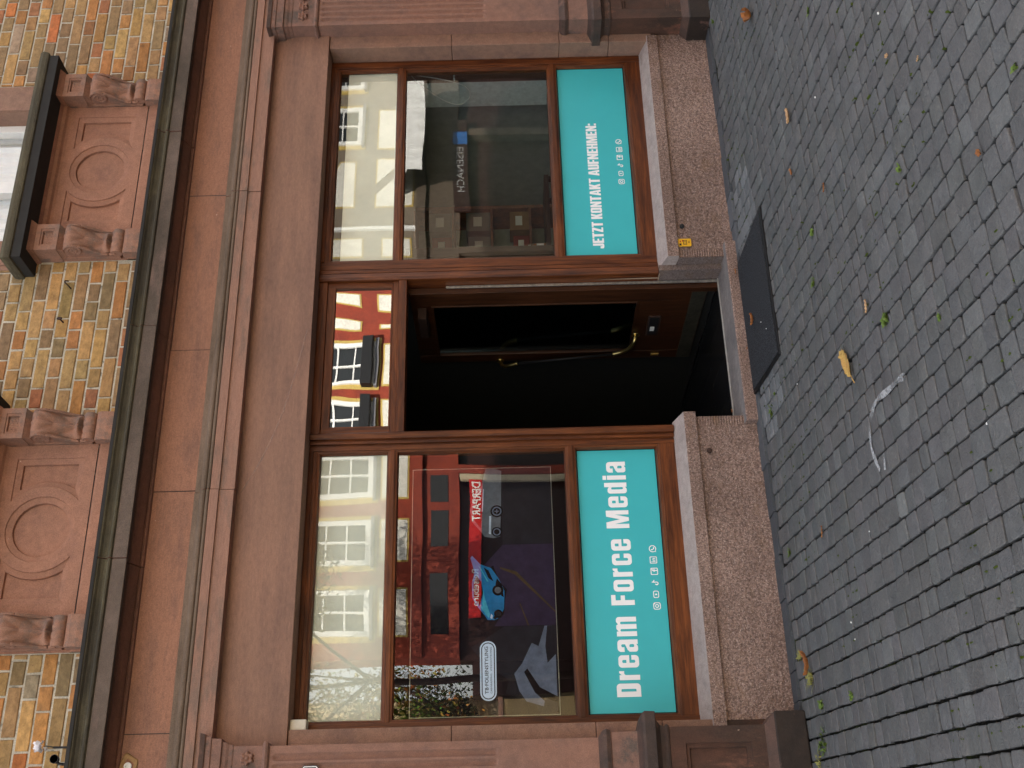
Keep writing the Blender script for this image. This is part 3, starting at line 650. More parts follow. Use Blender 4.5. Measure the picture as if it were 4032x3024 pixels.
def shopwin(xl, g0, g1, xr, side):
    m = MB(); wd = .022; z0, z1 = .503, 2.802
    if side == 'L':
        m.box(xl, g0 - wd, .16, .26, z0, z1, WV); P0 = g1 + wd
        m.prof_z([(P0, .162), (2.858, .162), (2.860, .171), (2.866, .171), (2.868, .150), (2.884, .150), (2.886, .160), (2.892, .160), (2.897, .136), (2.930, .131), (2.944, .146), (2.944, .30), (P0, .30)], .505, z1, WV)
    else:
        m.box(g1 + wd, xr, .16, .26, z0, z1, WV); P0 = g0 - wd
        m.prof_z([(4.064, .146), (4.078, .131), (4.112, .136), (4.116, .160), (4.122, .160), (4.124, .150), (4.150, .150), (4.152, .171), (4.158, .171), (4.160, .162), (P0, .162), (P0, .30), (4.064, .30)], .508, z1, WV)
    zs = [z0, PZ[2][0] - wd, PZ[2][1] + wd, PZ[1][0] - wd, PZ[1][1] + wd, PZ[0][0] - wd, PZ[0][1] + wd, z1]
    for a, b_ in ((zs[0], zs[1]), (zs[2], zs[3]), (zs[4], zs[5]), (zs[6], zs[7])):
        m.box(g0 - wd, g1 + wd, .164, .24, a, b_, WH)
    m.box(g0 - wd, g1 + wd, .155, .165, 2.775, 2.802, WH)
    for a, b_ in PZ: bead(m, g0, g1, a, b_)
    f_ = m.build('shop_window', [MT['wood_v'], MT['wood_h']], H, .0025)
    for i, (a, b_) in enumerate(PZ[:2]):
        p_ = MB(); p_.v = [(g0 - .004, .2015, a - .004), (g1 + .004, .2015, a - .004), (g1 + .004, .2015, b_ + .004), (g0 - .004, .2015, b_ + .004)]; p_.face([0, 1, 2, 3]); p_.build('pane', [MT['glass_b'] if i == 0 else MT['glass']], f_, recalc=False)
    bl = MB(); a, b_ = PZ[0]
    bl.hf(g0 - .01, g1 + .01, a - .03, b_ - (.05 if side == 'R' else -.02), 80, 20, lambda x, z: .216 + .005 * noise.noise(Vector((x * 4, z * 6, 2))) + .003 * noise.noise(Vector((x * 16, z * 3, 2))), 0, True)
    bl.build('window_blind', [MT['blind']], f_, recalc=False)
    # back board behind the sign film, inner window board
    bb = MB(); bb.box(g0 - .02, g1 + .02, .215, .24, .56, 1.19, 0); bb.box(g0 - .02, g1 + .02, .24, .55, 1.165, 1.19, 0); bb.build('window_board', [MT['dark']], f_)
    return f_
shopwin(1.118, 1.178, 2.806, 2.944, 'L'); shopwin(4.064, 4.245, 5.900, 5.978, 'R')
# fanlight over the door and door frame
m = MB()
m.box(2.9445, 4.0635, .150, .28, 2.208, 2.262, WH); m.box(2.9445, 4.0635, .163, .28, 2.2625, 2.300, WH)
m.box(2.9445, 4.0635, .158, .28, 2.742, 2.802, WH)
df = m.build('door_frame', [MT['wood_v'], MT['wood_h']], H, .003)
m = MB()
m.box(2.9455, 2.996, .172, .22, 2.302, 2.741, WV); m.box(4.020, 4.0625, .172, .22, 2.302, 2.741, WV)
m.box(2.996, 4.020, .172, .22, 2.302, 2.3135, WH); m.box(2.996, 4.020, .172, .22, 2.688, 2.741, WH)
fs_ = m.build('fanlight', [MT['wood_v'], MT['wood_h']], H, .002)
p_ = MB(); p_.v = [(2.99, .192, 2.305), (4.025, .192, 2.305), (4.025, .192, 2.694), (2.99, .192, 2.694)]; p_.face([0, 1, 2, 3]); p_.build('pane', [MT['glass_t']], fs_, recalc=False)
m = MB(); m.box(4.012, 4.06, .262, .32, .09, 2.207, WV); m.box(2.946, 2.975, .262, .32, .09, 2.207, WV); m.build('inner_frame', [MT['wood_d']], df, .002)
m = MB(); m.box(4.044, 4.060, .238, .252, .10, 1.95, 0); m.build('metal_strip', [plain('scratched_aluminium', (.5, .5, .48, 1), .35, .5, .8, .3, 40)], df, .001)
m = MB(); m.prof_z([(4.060, .155), (4.104, .150), (4.104, .24), (4.060, .24)], .50, .504); 
m.poly([(4.0630, .20, .50), (4.0632, .215, .50), (4.0632, .215, .95), (4.0630, .205, .78)]); m.build('bare_wood_scar', [plain('bare_wood', (.45, .32, .22, 1), .8)], df, recalc=False)
# door leaf, swung inwards
m = MB(); X0, X1 = 4.022, 4.062
m.box(X0, X1, .325, .445, .156, 2.205, 0); m.box(X0, X1, 1.19, 1.305, .156, 2.205, 0)
m.box(X0 + .001, X1 - .001, .445, 1.19, .156, .618, 0); m.box(X0 + .001, X1 - .001, .445, 1.19, 2.065, 2.205, 0)
for (a, b_, c_, d_) in ((.445, 1.19, .618, .632), (.445, 1.19, 2.05, 2.064), (.445, .46, .632, 2.05), (1.175, 1.19, .632, 2.05)): m.box(X0 - .008, X0 + .012, a, b_, c_, d_, 0)
dr = m.build('door', [MT['wood_d']], H, .003)
m = MB(); m.box(4.038, 4.044, .46, 1.175, .632, 2.05); m.build('door_glass', [MT['glass_d']], dr)
m = MB(); m.box(4.0175, 4.0215, .33, 1.30, .162, .262); m.build('kick_plate', [plain('dull_metal', (.06, .055, .04, 1), .6, .3, .6, .4, 25)], dr, .001)
m = MB(); m.box(4.014, 4.0215, .655, .935, .44, .53); m.build('letter_slot', [MT['iron']], dr, .002)
m = MB(); m.box(4.011, 4.0135, .67, .92, .452, .518); m.build('slot_flap', [MT['black']], dr, .001)
m = MB(); m.box(4.009, 4.0108, .80, .86, .475, .505); m.build('sticker', [MT['white']], dr)
m = MB(); m.tube([(3.945, 1.20, 1.47), (3.945, 1.09, .76)], .010, 10); hd = m.build('handle_bar', [MT['rubber']], dr)
for pts in ([(4.02, 1.29, 1.60), (3.965, 1.27, 1.585), (3.945, 1.235, 1.54), (3.945, 1.20, 1.47)], [(4.02, .93, .60), (3.975, .94, .61), (3.948, 1.0, .64), (3.945, 1.06, .70), (3.945, 1.09, .76)]):
    m = MB(); m.tube(smooth(pts, 6), .0145, 12); m.tube([(4.022, pts[0][1], pts[0][2]), (4.012, pts[0][1], pts[0][2])], .03, 14); m.build('handle_bracket', [MT['brass']], hd)
m = MB(); m.box(4.010, 4.021, 1.225, 1.255, .40, .46); m.build('lock', [MT['brass']], dr, .002)
m = MB(); m.box(3.93, 4.02, .46, .74, 2.10, 2.16); m.build('door_closer', [MT['iron']], dr, .004)
# rooms
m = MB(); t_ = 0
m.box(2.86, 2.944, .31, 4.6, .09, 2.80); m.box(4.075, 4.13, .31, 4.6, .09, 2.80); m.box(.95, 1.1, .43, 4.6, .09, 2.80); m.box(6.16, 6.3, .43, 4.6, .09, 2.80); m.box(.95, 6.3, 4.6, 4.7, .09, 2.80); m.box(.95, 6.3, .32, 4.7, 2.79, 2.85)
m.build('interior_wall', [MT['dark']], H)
m = MB(); m.box(4.135, 6.155, 2.55, 2.6, .09, 2.78); m.box(4.132, 4.15, .35, 2.55, .09, 2.78); m.box(6.14, 6.158, .71, 2.55, .09, 2.78); m.build('shop_lining', [plain('sage_wall', (.30, .34, .30, 1), .8)], H)
m = MB(); m.box(5.985, 6.15, .27, .70, .56, 2.79); m.build('window_reveal_wall', [MT['drape']], H)
m = MB(); m.box(1.1, 6.16, .2625, 4.6, .03, .082); fl_ = m.build('shop_floor', [plain('tile_joint', (.16, .16, .155, 1), .6)], H)
m = MB(); random.seed(4)
for i in range(8):
    for j in range(6):
        x = 2.95 + i * .30 + (j % 2) * .15 - .3; y = .27 + j * .60
        a, b_ = max(x + .003, 2.945), min(x + .297, 4.075)
        if b_ > a: m.box(a, b_, y + .003, y + .597, .07, .0845 + random.uniform(0, .001))
m.build('floor_tiles', [plain('black_tile', (.012, .012, .013, 1), .25, .5, 0, .3, 20)], H)
m = MB(); m.box(2.9445, 4.108, .263, .33, .02, .0815); m.build('threshold_gap', [MT['black']], H)
m = MB(); m.box(2.9450, 2.958, .9, 1.7, .1, 1.9); m.box(2.9450, 2.952, .45, .85, .1, 2.0); m.build('wall_panel', [plain('dark_teal_panel', (.018, .032, .03, 1), .5)], H)

# ================================================================== SIGNS
GL = {}
c6 = .06
GL['D'] = (.53, [rr(0, 0, .53, 1, 0, .15, .15, 0), rr(.21, .19, .315, .81, 0, .04, .04, 0)])
GL['r'] = (.36, [[(0, 0), (.2, 0), (.2, .60), (.25, .65), (.36, .65), (.36, .86), (.29, .86), (.2, .76), (.2, .85), (0, .85)]])
GL['e'] = (.5, [[(.5, .40), (.5, .71)] + arc(.35, .71, .15, 0, 90) + arc(.15, .71, .15, 90, 180) + arc(.15, .15, .15, 180, 270) + arc(.35, .15, .15, 270, 360) + [(.5, .31), (.31, .31), (.31, .19), (.25, .15), (.19, .19), (.19, .40)], rr(.19, .53, .31, .70, .05, .05)])
GL['c'] = (.5, [[(.5, .52), (.5, .71)] + arc(.35, .71, .15, 0, 90) + arc(.15, .71, .15, 90, 180) + arc(.15, .15, .15, 180, 270) + arc(.35, .15, .15, 270, 360) + [(.5, .34), (.31, .34), (.31, .19), (.25, .15), (.19, .19), (.19, .67), (.25, .71), (.31, .67), (.31, .52)]])
GL['a'] = (.5, [[(.5, 0), (.5, .71)] + arc(.35, .71, .15, 0, 90) + arc(.15, .71, .15, 90, 180) + [(0, .57), (.19, .57), (.19, .67), (.25, .71), (.31, .67), (.31, .54), (.08, .44), (0, .36)] + arc(.11, .11, .11, 180, 270) + [(.22, 0), (.31, .06), (.31, 0)], rr(.19, .16, .31, .36, .03, .06, .04, .04)])
GL['m'] = (.8, [[(0, 0), (.2, 0), (.2, .66), (.25, .70), (.3, .66), (.3, 0), (.5, 0), (.5, .66), (.55, .70), (.6, .66), (.6, 0), (.8, 0), (.8, .74)] + arc(.68, .74, .12, 0, 90) + [(.6, .86), (.5, .78), (.45, .86), (.31, .86), (.2, .77), (.2, .85), (0, .85)]])
GL['F'] = (.44, [[(0, 0), (.21, 0), (.21, .41), (.41, .41), (.41, .59), (.21, .59), (.21, .81), (.44, .81), (.44, 1), (0, 1)]])
GL['o'] = (.5, [rr(0, 0, .5, .86, .15, .15, .15, .15), rr(.19, .16, .31, .70, .05, .05, .05, .05)])
GL['M'] = (.8, [[(0, 0), (.19, 0), (.19, .62), (.32, 0), (.48, 0), (.61, .62), (.61, 0), (.8, 0), (.8, 1), (.53, 1), (.40, .40), (.27, 1), (0, 1)]])
GL['d'] = (.5, [[(.5, 0), (.5, 1), (.3, 1), (.3, .80), (.2, .86), (.12, .86)] + arc(.12, .74, .12, 90, 180) + arc(.12, .12, .12, 180, 270) + [(.2, 0), (.3, .06), (.3, 0)], rr(.19, .17, .29, .69, .04, .04, .04, .04)])
GL['i'] = (.2, [[(0, 0), (.2, 0), (.2, .85), (0, .85)], [(0, .89), (.2, .89), (.2, 1.05), (0, 1.05)]])
GL[' '] = (.22, [])
CP = {}
CP['J'] = (.34, [[(.19, 1), (.34, 1), (.34, .13)] + arc(.21, .13, .13, 0, -90) + arc(.13, .13, .13, 270, 180) + [(0, .34), (.15, .34), (.15, .17), (.19, .17)]])
CP['E'] = (.32, [[(0, 0), (.32, 0), (.32, .16), (.16, .16), (.16, .42), (.30, .42), (.30, .58), (.16, .58), (.16, .84), (.32, .84), (.32, 1), (0, 1)]])
CP['T'] = (.36, [[(.1, 0), (.26, 0), (.26, .84), (.36, .84), (.36, 1), (0, 1), (0, .84), (.1, .84)]])
CP['Z'] = (.33, [[(0, 0), (.33, 0), (.33, .16), (.17, .16), (.33, .86), (.33, 1), (.01, 1), (.01, .84), (.16, .84), (0, .14)]])
CP['K'] = (.40, [[(0, 0), (.16, 0), (.16, .38), (.24, 0), (.40, 0), (.29, .52), (.39, 1), (.23, 1), (.16, .62), (.16, 1), (0, 1)]])
CP['O'] = (.37, [rr(0, 0, .37, 1, .12, .12, .12, .12), rr(.155, .15, .215, .85, .03, .03, .03, .03)])
CP['N'] = (.40, [[(0, 0), (.14, 0), (.14, .50), (.26, 0), (.40, 0), (.40, 1), (.26, 1), (.26, .52), (.14, 1), (0, 1)]])
CP['A'] = (.42, [[(0, 0), (.15, 0), (.17, .18), (.25, .18), (.27, 0), (.42, 0), (.30, 1), (.12, 1)], [(.18, .33), (.24, .33), (.21, .76)]])
CP['U'] = (.38, [[(0, .13)] + arc(.13, .13, .13, 180, 270) + arc(.25, .13, .13, 270, 360) + [(.38, 1), (.22, 1), (.22, .15), (.16, .15), (.16, 1), (0, 1)]])
CP['F'] = (.31, [[(0, 0), (.16, 0), (.16, .40), (.29, .40), (.29, .56), (.16, .56), (.16, .84), (.31, .84), (.31, 1), (0, 1)]])
CP['H'] = (.39, [[(0, 0), (.155, 0), (.155, .42), (.235, .42), (.235, 0), (.39, 0), (.39, 1), (.235, 1), (.235, .58), (.155, .58), (.155, 1), (0, 1)]])
CP['M'] = (.52, [[(0, 0), (.13, 0), (.13, .62), (.21, 0), (.31, 0), (.39, .62), (.39, 0), (.52, 0), (.52, 1), (.33, 1), (.26, .45), (.19, 1), (0, 1)]])
CP[':'] = (.15, [[(0, 0), (.15, 0), (.15, .2), (0, .2)], [(0, .56), (.15, .56), (.15, .76), (0, .76)]])
CP[' '] = (.13, [])
def lettering(txt, G, sp, x0, x1, zb, h):
    words = [[]]
    tot = sum(G[c][0] for c in txt) + sp * (len(txt) - 1); k_ = (x1 - x0) / tot; x = x0; out = []
    for c in txt:
        if c == ' ': words.append([])
        out = words[-1]
        for L in ([G[c][1]] if G[c][1] and c not in 'i:' else [[q] for q in G[c][1]]):
            out.append((0, [[(x + p[0] * k_, zb + p[1] * h) for p in lp] for lp in L], 0))
        x += (G[c][0] + sp) * k_
    return words
def ring2(outer, inner): return [outer, inner]
def circ(cx_, cz_, r, n=18): return [(cx_ + r * math.cos(2 * PI * i / n), cz_ + r * math.sin(2 * PI * i / n)) for i in range(n)]
def icons(x0, x1, zc):
    s = .044; out = []; st_ = (x1 - x0 - s) / 5
    C_ = [x0 + s / 2 + st_ * i for i in range(6)]; t = .005; h = s / 2
    rq = lambda c, hw, hh, r: rr(c - hw, zc - hh, c + hw, zc + hh, r, r, r, r)
    out.append([rq(C_[0], h, h, .012), rq(C_[0], h - t, h - t, .008)]); out.append([circ(C_[0], zc, .0115), circ(C_[0], zc, .0065)]); out.append([circ(C_[0] + .0125, zc + .0125, .003)])
    out.append([rq(C_[1], h, h * .78, .010), rq(C_[1], h - t, h * .78 - t, .006)]); out.append([[(C_[1] - .005, zc - .0075), (C_[1] + .008, zc), (C_[1] - .005, zc + .0075)]])
    c = C_[2]; out.append([[(c + .001, zc - .006), (c + .001, zc + .02), (c + .007, zc + .02), (c + .009, zc + .013), (c + .017, zc + .009), (c + .017, zc + .003), (c + .007, zc + .006), (c + .007, zc - .008)] + arc(c - .004, zc - .009, .011, 0, -260, 14) + [(c - .006, zc + .002), (c - .006, zc - .004)] + arc(c - .004, zc - .009, .005, 110, 360, 8)[::1] + [(c + .001, zc - .009)]])
    for c in (C_[3], C_[4]): out.append([rq(c, h, h, .006), rq(c, h - t, h - t, .003)])
    c = C_[3]; out.append([[(c + .002, zc - h + t), (c + .008, zc - h + t), (c + .008, zc - .002), (c + .0155, zc - .002), (c + .0155, zc + .004), (c + .008, zc + .004), (c + .009, zc + .009), (c + .0155, zc + .010), (c + .0155, zc + .0155), (c + .006, zc + .0145), (c + .002, zc + .010), (c + .002, zc + .004), (c - .003, zc + .004), (c - .003, zc - .002), (c + .002, zc - .002)]])
    c = C_[4]; out.append([[(c - .0125, zc - .012), (c - .0075, zc - .012), (c - .0075, zc + .004), (c - .0125, zc + .004)]]); out.append([circ(c - .01, zc + .009, .003, 10)])
    out.append([[(c - .004, zc - .012), (c + .001, zc - .012), (c + .001, zc - .001), (c + .004, zc + .001), (c + .007, zc - .001), (c + .007, zc - .012), (c + .012, zc - .012), (c + .012, zc), (c + .009, zc + .005), (c + .004, zc + .005), (c + .001, zc + .003), (c + .001, zc + .004), (c - .004, zc + .004)]])
    c = C_[5]; out.append([arc(c, zc, h, -130, 205, 24) + [(c - h + .001, zc - h)], arc(c, zc, h - t, -120, 200, 20) + [(c - h + .007, zc - h + .0075)]])
    out.append([[(c - .009, zc + .009), (c - .005, zc + .011), (c - .002, zc + .005), (c - .004, zc + .002), (c + .003, zc - .005), (c + .006, zc - .003), (c + .011, zc - .006), (c + .008, zc - .010), (c + .002, zc - .011), (c - .006, zc - .004), (c - .010, zc + .003)]])
    idx = [0, 0, 0, 1, 1, 2, 3, 4, 3, 4, 4, 4, 5, 5]
    return [[(0, L, .0003 * j) for j, L in enumerate(o_ for o_, q in zip(out, idx) if q == i)] for i in range(6)]
def shop_sign(label, g0, g1, txt, G, sp, x0, x1, zb, h, ic, name='shop_sign'):
    T = thing(name, label, 'sign', ((g0 + g1) / 2, .2, .63), 'turquoise signs under the shop windows')
    m = MB(); m.box(g0 + .004, g1 - .004, .203, .209, .632, 1.120); m.build('sign_panel', [MT['teal']], T)
    for wd_ in lettering(txt, G, sp, x0, x1, zb, h): flat('word', wd_, .2022, [MT['letter']], T)
    for ic_ in icons(*ic): flat('icon', ic_, .2022, [MT['letter']], T)
    return T
shop_sign('turquoise panel with large white words Dream Force Media', 1.178, 2.806, 'Dream Force Media', GL, .135, 1.272, 2.723, .822, .139, (1.775, 2.172, .692))
shop_sign('turquoise panel with white words JETZT KONTAKT AUFNEHMEN', 4.245, 5.900, 'JETZT KONTAKT AUFNEHMEN:', CP, .035, 4.308, 5.386, .856, .078, (4.842, 5.238, .702))

# --- big display screen in the left window
T = thing('display_screen', 'large dark screen showing a blue car and a grey car behind the left window', 'screen', (1.97, .3, 1.28))
m = MB(); m.box(1.20, 2.742, .302, .34, 1.285, 2.162); m.build('screen_body', [MT['black']], T, .003)
m = MB(); e_ = .0035
for a in ((1.20, 2.742, 1.285, 1.285 + e_), (1.20, 2.742, 2.162 - e_, 2.162), (1.20, 1.20 + e_, 1.285 + e_, 2.162 - e_), (2.742 - e_, 2.742, 1.285 + e_, 2.162 - e_)): m.box(a[0], a[1], .2985, .3018, a[2], a[3])
m.build('screen_rim', [plain('silver_rim', (.45, .45, .42, 1), .3, .5, .6)], T)
def emis(name, c, e=.16):
    k = NM(name); f = k.noise(14, 5, .7); c2 = tuple(q * .55 for q in c[:3]) + (1,)
    col = k.mix(k.ramp(f, .3, .7), c2, c); k.fin(col, .2, None, .08); k.l(col, k.b.inputs['Emission Color']); k.b.inputs['Emission Strength'].default_value = e; return k.m
SC = [emis('screen_night', (.004, .003, .005, 1)), emis('screen_purple_road', (.022, .014, .032, 1)), emis('screen_blue_paint', (.012, .12, .27, 1)), emis('screen_grey_paint', (.085, .088, .10, 1)), emis('screen_black', (.002, .002, .003, 1)), emis('screen_grey_cloth', (.10, .11, .15, 1)), emis('screen_light', (.35, .38, .45, 1)), emis('screen_grey_wall', (.010, .010, .013, 1)), emis('screen_cyan', (.05, .26, .36, 1)), emis('screen_dark_cloth', (.012, .012, .016, 1)), emis('screen_amber', (.05, .03, .012, 1))]
sh2 = [(0, [rr(1.205, 1.29, 2.737, 2.157)], 0), (7, [rr(2.235, 1.29, 2.737, 1.60)], .0006), (1, [[(1.725, 1.29), (2.232, 1.29), (2.232, 1.60), (2.10, 1.72), (1.95, 1.58), (1.80, 1.61), (1.725, 1.66)]], .0006),
 (10, [[(1.80, 1.29), (1.81, 1.29), (2.06, 1.52), (2.09, 1.62), (2.08, 1.62), (2.04, 1.53)]], .0009), (10, [[(1.725, 1.45), (1.86, 1.50), (1.86, 1.507), (1.725, 1.46)]], .0009),
 (9, [[(1.205, 1.29), (1.722, 1.29), (1.722, 1.60), (1.60, 1.80), (1.50, 1.72), (1.42, 1.60), (1.30, 1.45), (1.205, 1.40)]], .0006),
 (5, [[(1.22, 1.30), (1.72, 1.30), (1.722, 1.39), (1.62, 1.44), (1.50, 1.50), (1.40, 1.58), (1.33, 1.60), (1.28, 1.48), (1.25, 1.38)]], .0012), (4, [[(1.205, 1.29), (1.30, 1.29), (1.36, 1.40), (1.47, 1.47), (1.45, 1.49), (1.33, 1.43), (1.24, 1.33)]], .0015), (9, [[(1.70, 1.46), (1.722, 1.52), (1.66, 1.60), (1.62, 1.59)]], .0012),
 (7, [[(1.40, 1.58), (1.33, 1.60), (1.28, 1.48), (1.34, 1.52), (1.45, 1.55)]], .0015), (7, [[(1.55, 1.30), (1.72, 1.30), (1.72, 1.345), (1.60, 1.36), (1.50, 1.35)]], .0015), (9, [[(1.60, 1.40), (1.722, 1.36), (1.722, 1.39), (1.62, 1.44)]], .0018), (9, [[(1.22, 1.30), (1.27, 1.30), (1.30, 1.37), (1.25, 1.38)]], .0018)]
# blue car, three-quarter view, nose to the left
sh2 += [(4, [[(1.775, 1.62), (1.80, 1.60), (1.90, 1.59), (2.10, 1.66), (2.08, 1.70), (1.78, 1.66)]], .0015),
 (2, [[(1.762, 1.66), (1.778, 1.625), (1.83, 1.60), (1.94, 1.595), (2.02, 1.63), (2.085, 1.675), (2.11, 1.74), (2.165, 1.79), (2.15, 1.80), (2.06, 1.775), (1.99, 1.792), (1.90, 1.79), (1.84, 1.755), (1.79, 1.715), (1.765, 1.70)]], .0018),
 (4, [[(1.85, 1.745), (1.90, 1.782), (1.985, 1.783), (2.04, 1.765), (2.0, 1.735), (1.93, 1.725)]], .0021), (8, [[(1.775, 1.69), (1.80, 1.685), (1.90, 1.715), (1.95, 1.722), (1.86, 1.73), (1.80, 1.715)]], .0021), (6, [[(1.77, 1.672), (1.79, 1.668), (1.80, 1.678), (1.775, 1.684)]], .0024),
 (4, [circ(1.80, 1.635, .026)], .0024), (7, [circ(1.80, 1.635, .016)], .0027), (4, [circ(1.945, 1.635, .034)], .0024), (3, [circ(1.945, 1.635, .020)], .0027), (8, [[(2.0, 1.69), (2.09, 1.74), (2.10, 1.75), (2.0, 1.70)]], .0021), (8, [[(1.79, 1.70), (1.83, 1.735), (1.86, 1.745), (1.84, 1.72)]], .0024), (4, [[(1.90, 1.60), (1.98, 1.61), (2.02, 1.64), (1.98, 1.65), (1.91, 1.615)]], .0021), (0, [[(1.765, 1.655), (1.785, 1.63), (1.80, 1.65), (1.775, 1.668)]], .0023), (0, [[(2.0, 1.66), (2.07, 1.69), (2.09, 1.72), (2.02, 1.69)]], .0021)]
# grey car, side on, nose to the right
sh2 += [(3, [[(2.275, 1.655), (2.285, 1.615), (2.50, 1.605), (2.72, 1.60), (2.735, 1.64), (2.735, 1.70), (2.62, 1.728), (2.56, 1.775), (2.46, 1.80), (2.38, 1.785), (2.32, 1.735), (2.285, 1.71)]], .0018),
 (4, [[(2.34, 1.735), (2.39, 1.772), (2.46, 1.785), (2.545, 1.762), (2.59, 1.725), (2.46, 1.722)]], .0021), (6, [[(2.30, 1.672), (2.42, 1.668), (2.42, 1.680), (2.305, 1.685)]], .0021), (6, [[(2.45, 1.72), (2.60, 1.712), (2.60, 1.717), (2.45, 1.727)]], .0024),
 (4, [circ(2.315, 1.635, .032)], .0024), (5, [ring2(circ(2.315, 1.635, .024), circ(2.315, 1.635, .018))[0]], .0027), (4, [circ(2.315, 1.635, .017)], .003), (4, [circ(2.45, 1.633, .040)], .0024), (5, [circ(2.45, 1.633, .030)], .0027), (4, [circ(2.45, 1.633, .022)], .003), (5, [[(2.435, 1.63), (2.465, 1.63), (2.465, 1.636), (2.435, 1.636)]], .0033), (5, [[(2.447, 1.618), (2.453, 1.618), (2.453, 1.648), (2.447, 1.648)]], .0036)]
flat('screen_picture', sh2, .3015, SC, T)
sx0, sx1, sz0, sz1 = 1.288, 1.636, 1.652, 1.748
k = NM('sticker_white'); k.fin((.50, .56, .68, 1), .5); k.b.inputs['Emission Color'].default_value = (.5, .56, .68, 1); k.b.inputs['Emission Strength'].default_value = .12; STK = k.m
flat('screen_badge', [(0, [rr(sx0, sz0, sx1, sz1, .046, .046, .046, .046)], 0), (1, [rr(sx0 + .008, sz0 + .008, sx1 - .008, sz1 - .008, .039, .039, .039, .039)], .0004), (0, [rr(sx0 + .014, sz0 + .014, sx1 - .014, sz1 - .014, .033, .033, .033, .033)], .0008)], .2975, [STK, MT['black']], T)
text_mesh('badge_title', 'TB·FOLIENSTYLING', 1.328, 1.604, 1.700, .020, .2963, MT['black'], T, off=.018)
text_mesh('badge_subtitle', 'CARWRAPPING · WINDOWTINTING', 1.330, 1.600, 1.678, .010, .2963, MT['black'], T, off=.01)

# --- things in the right window
T = thing('beam_standin_cabinet', 'narrow brown wooden cabinet standing in for mirrored beams, inside the right window', 'cabinet', (4.6, 1.0, .09))  # cabinet added in place of house beams mirrored in the glass
m = MB(); m.box(4.42, 4.80, .9, 1.25, .09, 2.3); 
for i in range(4): m.box(4.43 + i * .092, 4.43 + i * .092 + .084, .885, .9, .12, 2.27)
m.build('cabinet_body', [wood('brown_cabinet', False, (.05, .035, .025, 1), (.12, .085, .06, 1))], T, .003)
for i in range(2):
    m = MB(); m.box(4.60 + i * .02, 4.62 + i * .02, .875, .884, 1.0 + i * .0, 1.15) if i == 0 else m.box(4.50, 4.515, .875, .884, 1.0, 1.15); m.build('handle', [MT['brass']], T)
m = MB(); m.box(4.85, 5.9, 1.5, 1.9, 1.16, 1.20); m.box(4.85, 4.89, 1.52, 1.56, .09, 1.16); m.box(5.86, 5.9, 1.52, 1.56, .09, 1.16); m.box(4.85, 4.89, 1.84, 1.88, .09, 1.16); m.box(5.86, 5.9, 1.84, 1.88, .09, 1.16)
tag(m.build('shop_counter', [wood('dark_counter', True, (.03, .02, .015, 1), (.07, .05, .035, 1))], None, .004), 'dark wooden counter behind the right window glass', 'counter')
for i, (x, zt, c_) in enumerate(((4.98, 1.32, 'amber jar with a pale label, nearest the cabinet on the counter'), (5.10, 1.34, 'taller amber jar with a pale label, middle of the counter row'), (5.22, 1.30, 'shorter amber jar with a pale label, farthest from the cabinet'))):
    T = thing('jar', c_, 'jar', (x, 1.6, 1.2), 'amber jars on the counter'); m = MB()
    m.rings([[(x + r * math.cos(a), 1.6 + r * math.sin(a), z_) for a in [2 * PI * q / 16 for q in range(16)]] for r, z_ in ((.04, 1.2), (.045, 1.21), (.045, zt), (.03, zt + .02), (.03, zt + .03))], sm=True); m.build('jar_body', [plain('amber_glass_%d' % i, (.22, .07, .015, 1), .2, .5)], T)
    m = MB(); m.rings([[(x + r * math.cos(a), 1.6 + r * math.sin(a), z_) for a in [2 * PI * q / 16 for q in range(16)]] for r, z_ in ((.033, zt + .03), (.033, zt + .05))]); m.build('lid', [MT['white']], T)
    m = MB(); m.box(x - .02, x + .02, 1.5525, 1.556, 1.22, zt - .02); m.build('label', [MT['white']], T)
m = MB(); m.tube(smooth([(5.975, .30, 2.23), (5.972, .42, 2.16), (5.972, .60, 2.00), (5.972, .66, 1.88), (5.972, .60, 1.80), (5.972, .50, 1.79), (5.972, .42, 1.86), (5.972, .36, 2.0), (5.974, .31, 2.2)], 6), .0035, 6)
tag(m.build('cable', [MT['white']], None), 'thin white cable hanging in a loop on the grey reveal wall', 'cable')

# ================================================================== SMALL THINGS ON THE FACADE
T = thing('meter_plate', 'small yellow enamel plate on the speckled stone beside the doorstep', 'plate', (4.22, .02, .29))
m = MB(); m.v = []
rc = rr(4.190, .291, 4.250, .378, .008, .008, .008, .008); m.rings([[(x, y, z) for x, z in rc] for y in (.022, .017)]); m.build('plate_body', [MT['yellow']], T, .001)
flat('plate_marks', [(0, [rr(4.202, .320, 4.238, .345), rr(4.206, .324, 4.234, .341)], 0), (0, [rr(4.212, .327, 4.216, .338)], 0), (0, [rr(4.224, .327, 4.228, .338)], 0), (1, [rr(4.226, .345, 4.240, .352)], 0), (0, [rr(4.196, .358, 4.212, .372)], 0), (1, [rr(4.222, .360, 4.234, .368)], 0), (0, [rr(4.214, .302, 4.232, .305)], 0), (0, [rr(4.214, .309, 4.232, .312)], 0)], .0162, [MT['black'], MT['red']], T)
T = thing('junction_box', 'cream plastic junction box tucked above the left window frame', 'junction box', (1.135, .1, 2.7))
m = MB(); m.box(1.104, 1.166, .045, .12, 2.708, 2.800); m.build('box_body', [plain('cream_plastic', (.62, .58, .47, 1), .5)], T, .006)
for z_ in (2.728, 2.754, 2.780):
    m = MB(); m.rings([[(1.1035 - d, .082 + r * math.cos(a), z_ + r * math.sin(a)) for a in [2 * PI * q / 14 for q in range(14)]] for r, d in ((.010, 0), (.010, .002), (.007, .002))]); m.build('cable_inlet', [MT['cap2']], T)
T = thing('enamel_plate', 'dark blue enamel plate with white edge on the left pilaster', 'plate', (.83, -.12, 2.6))
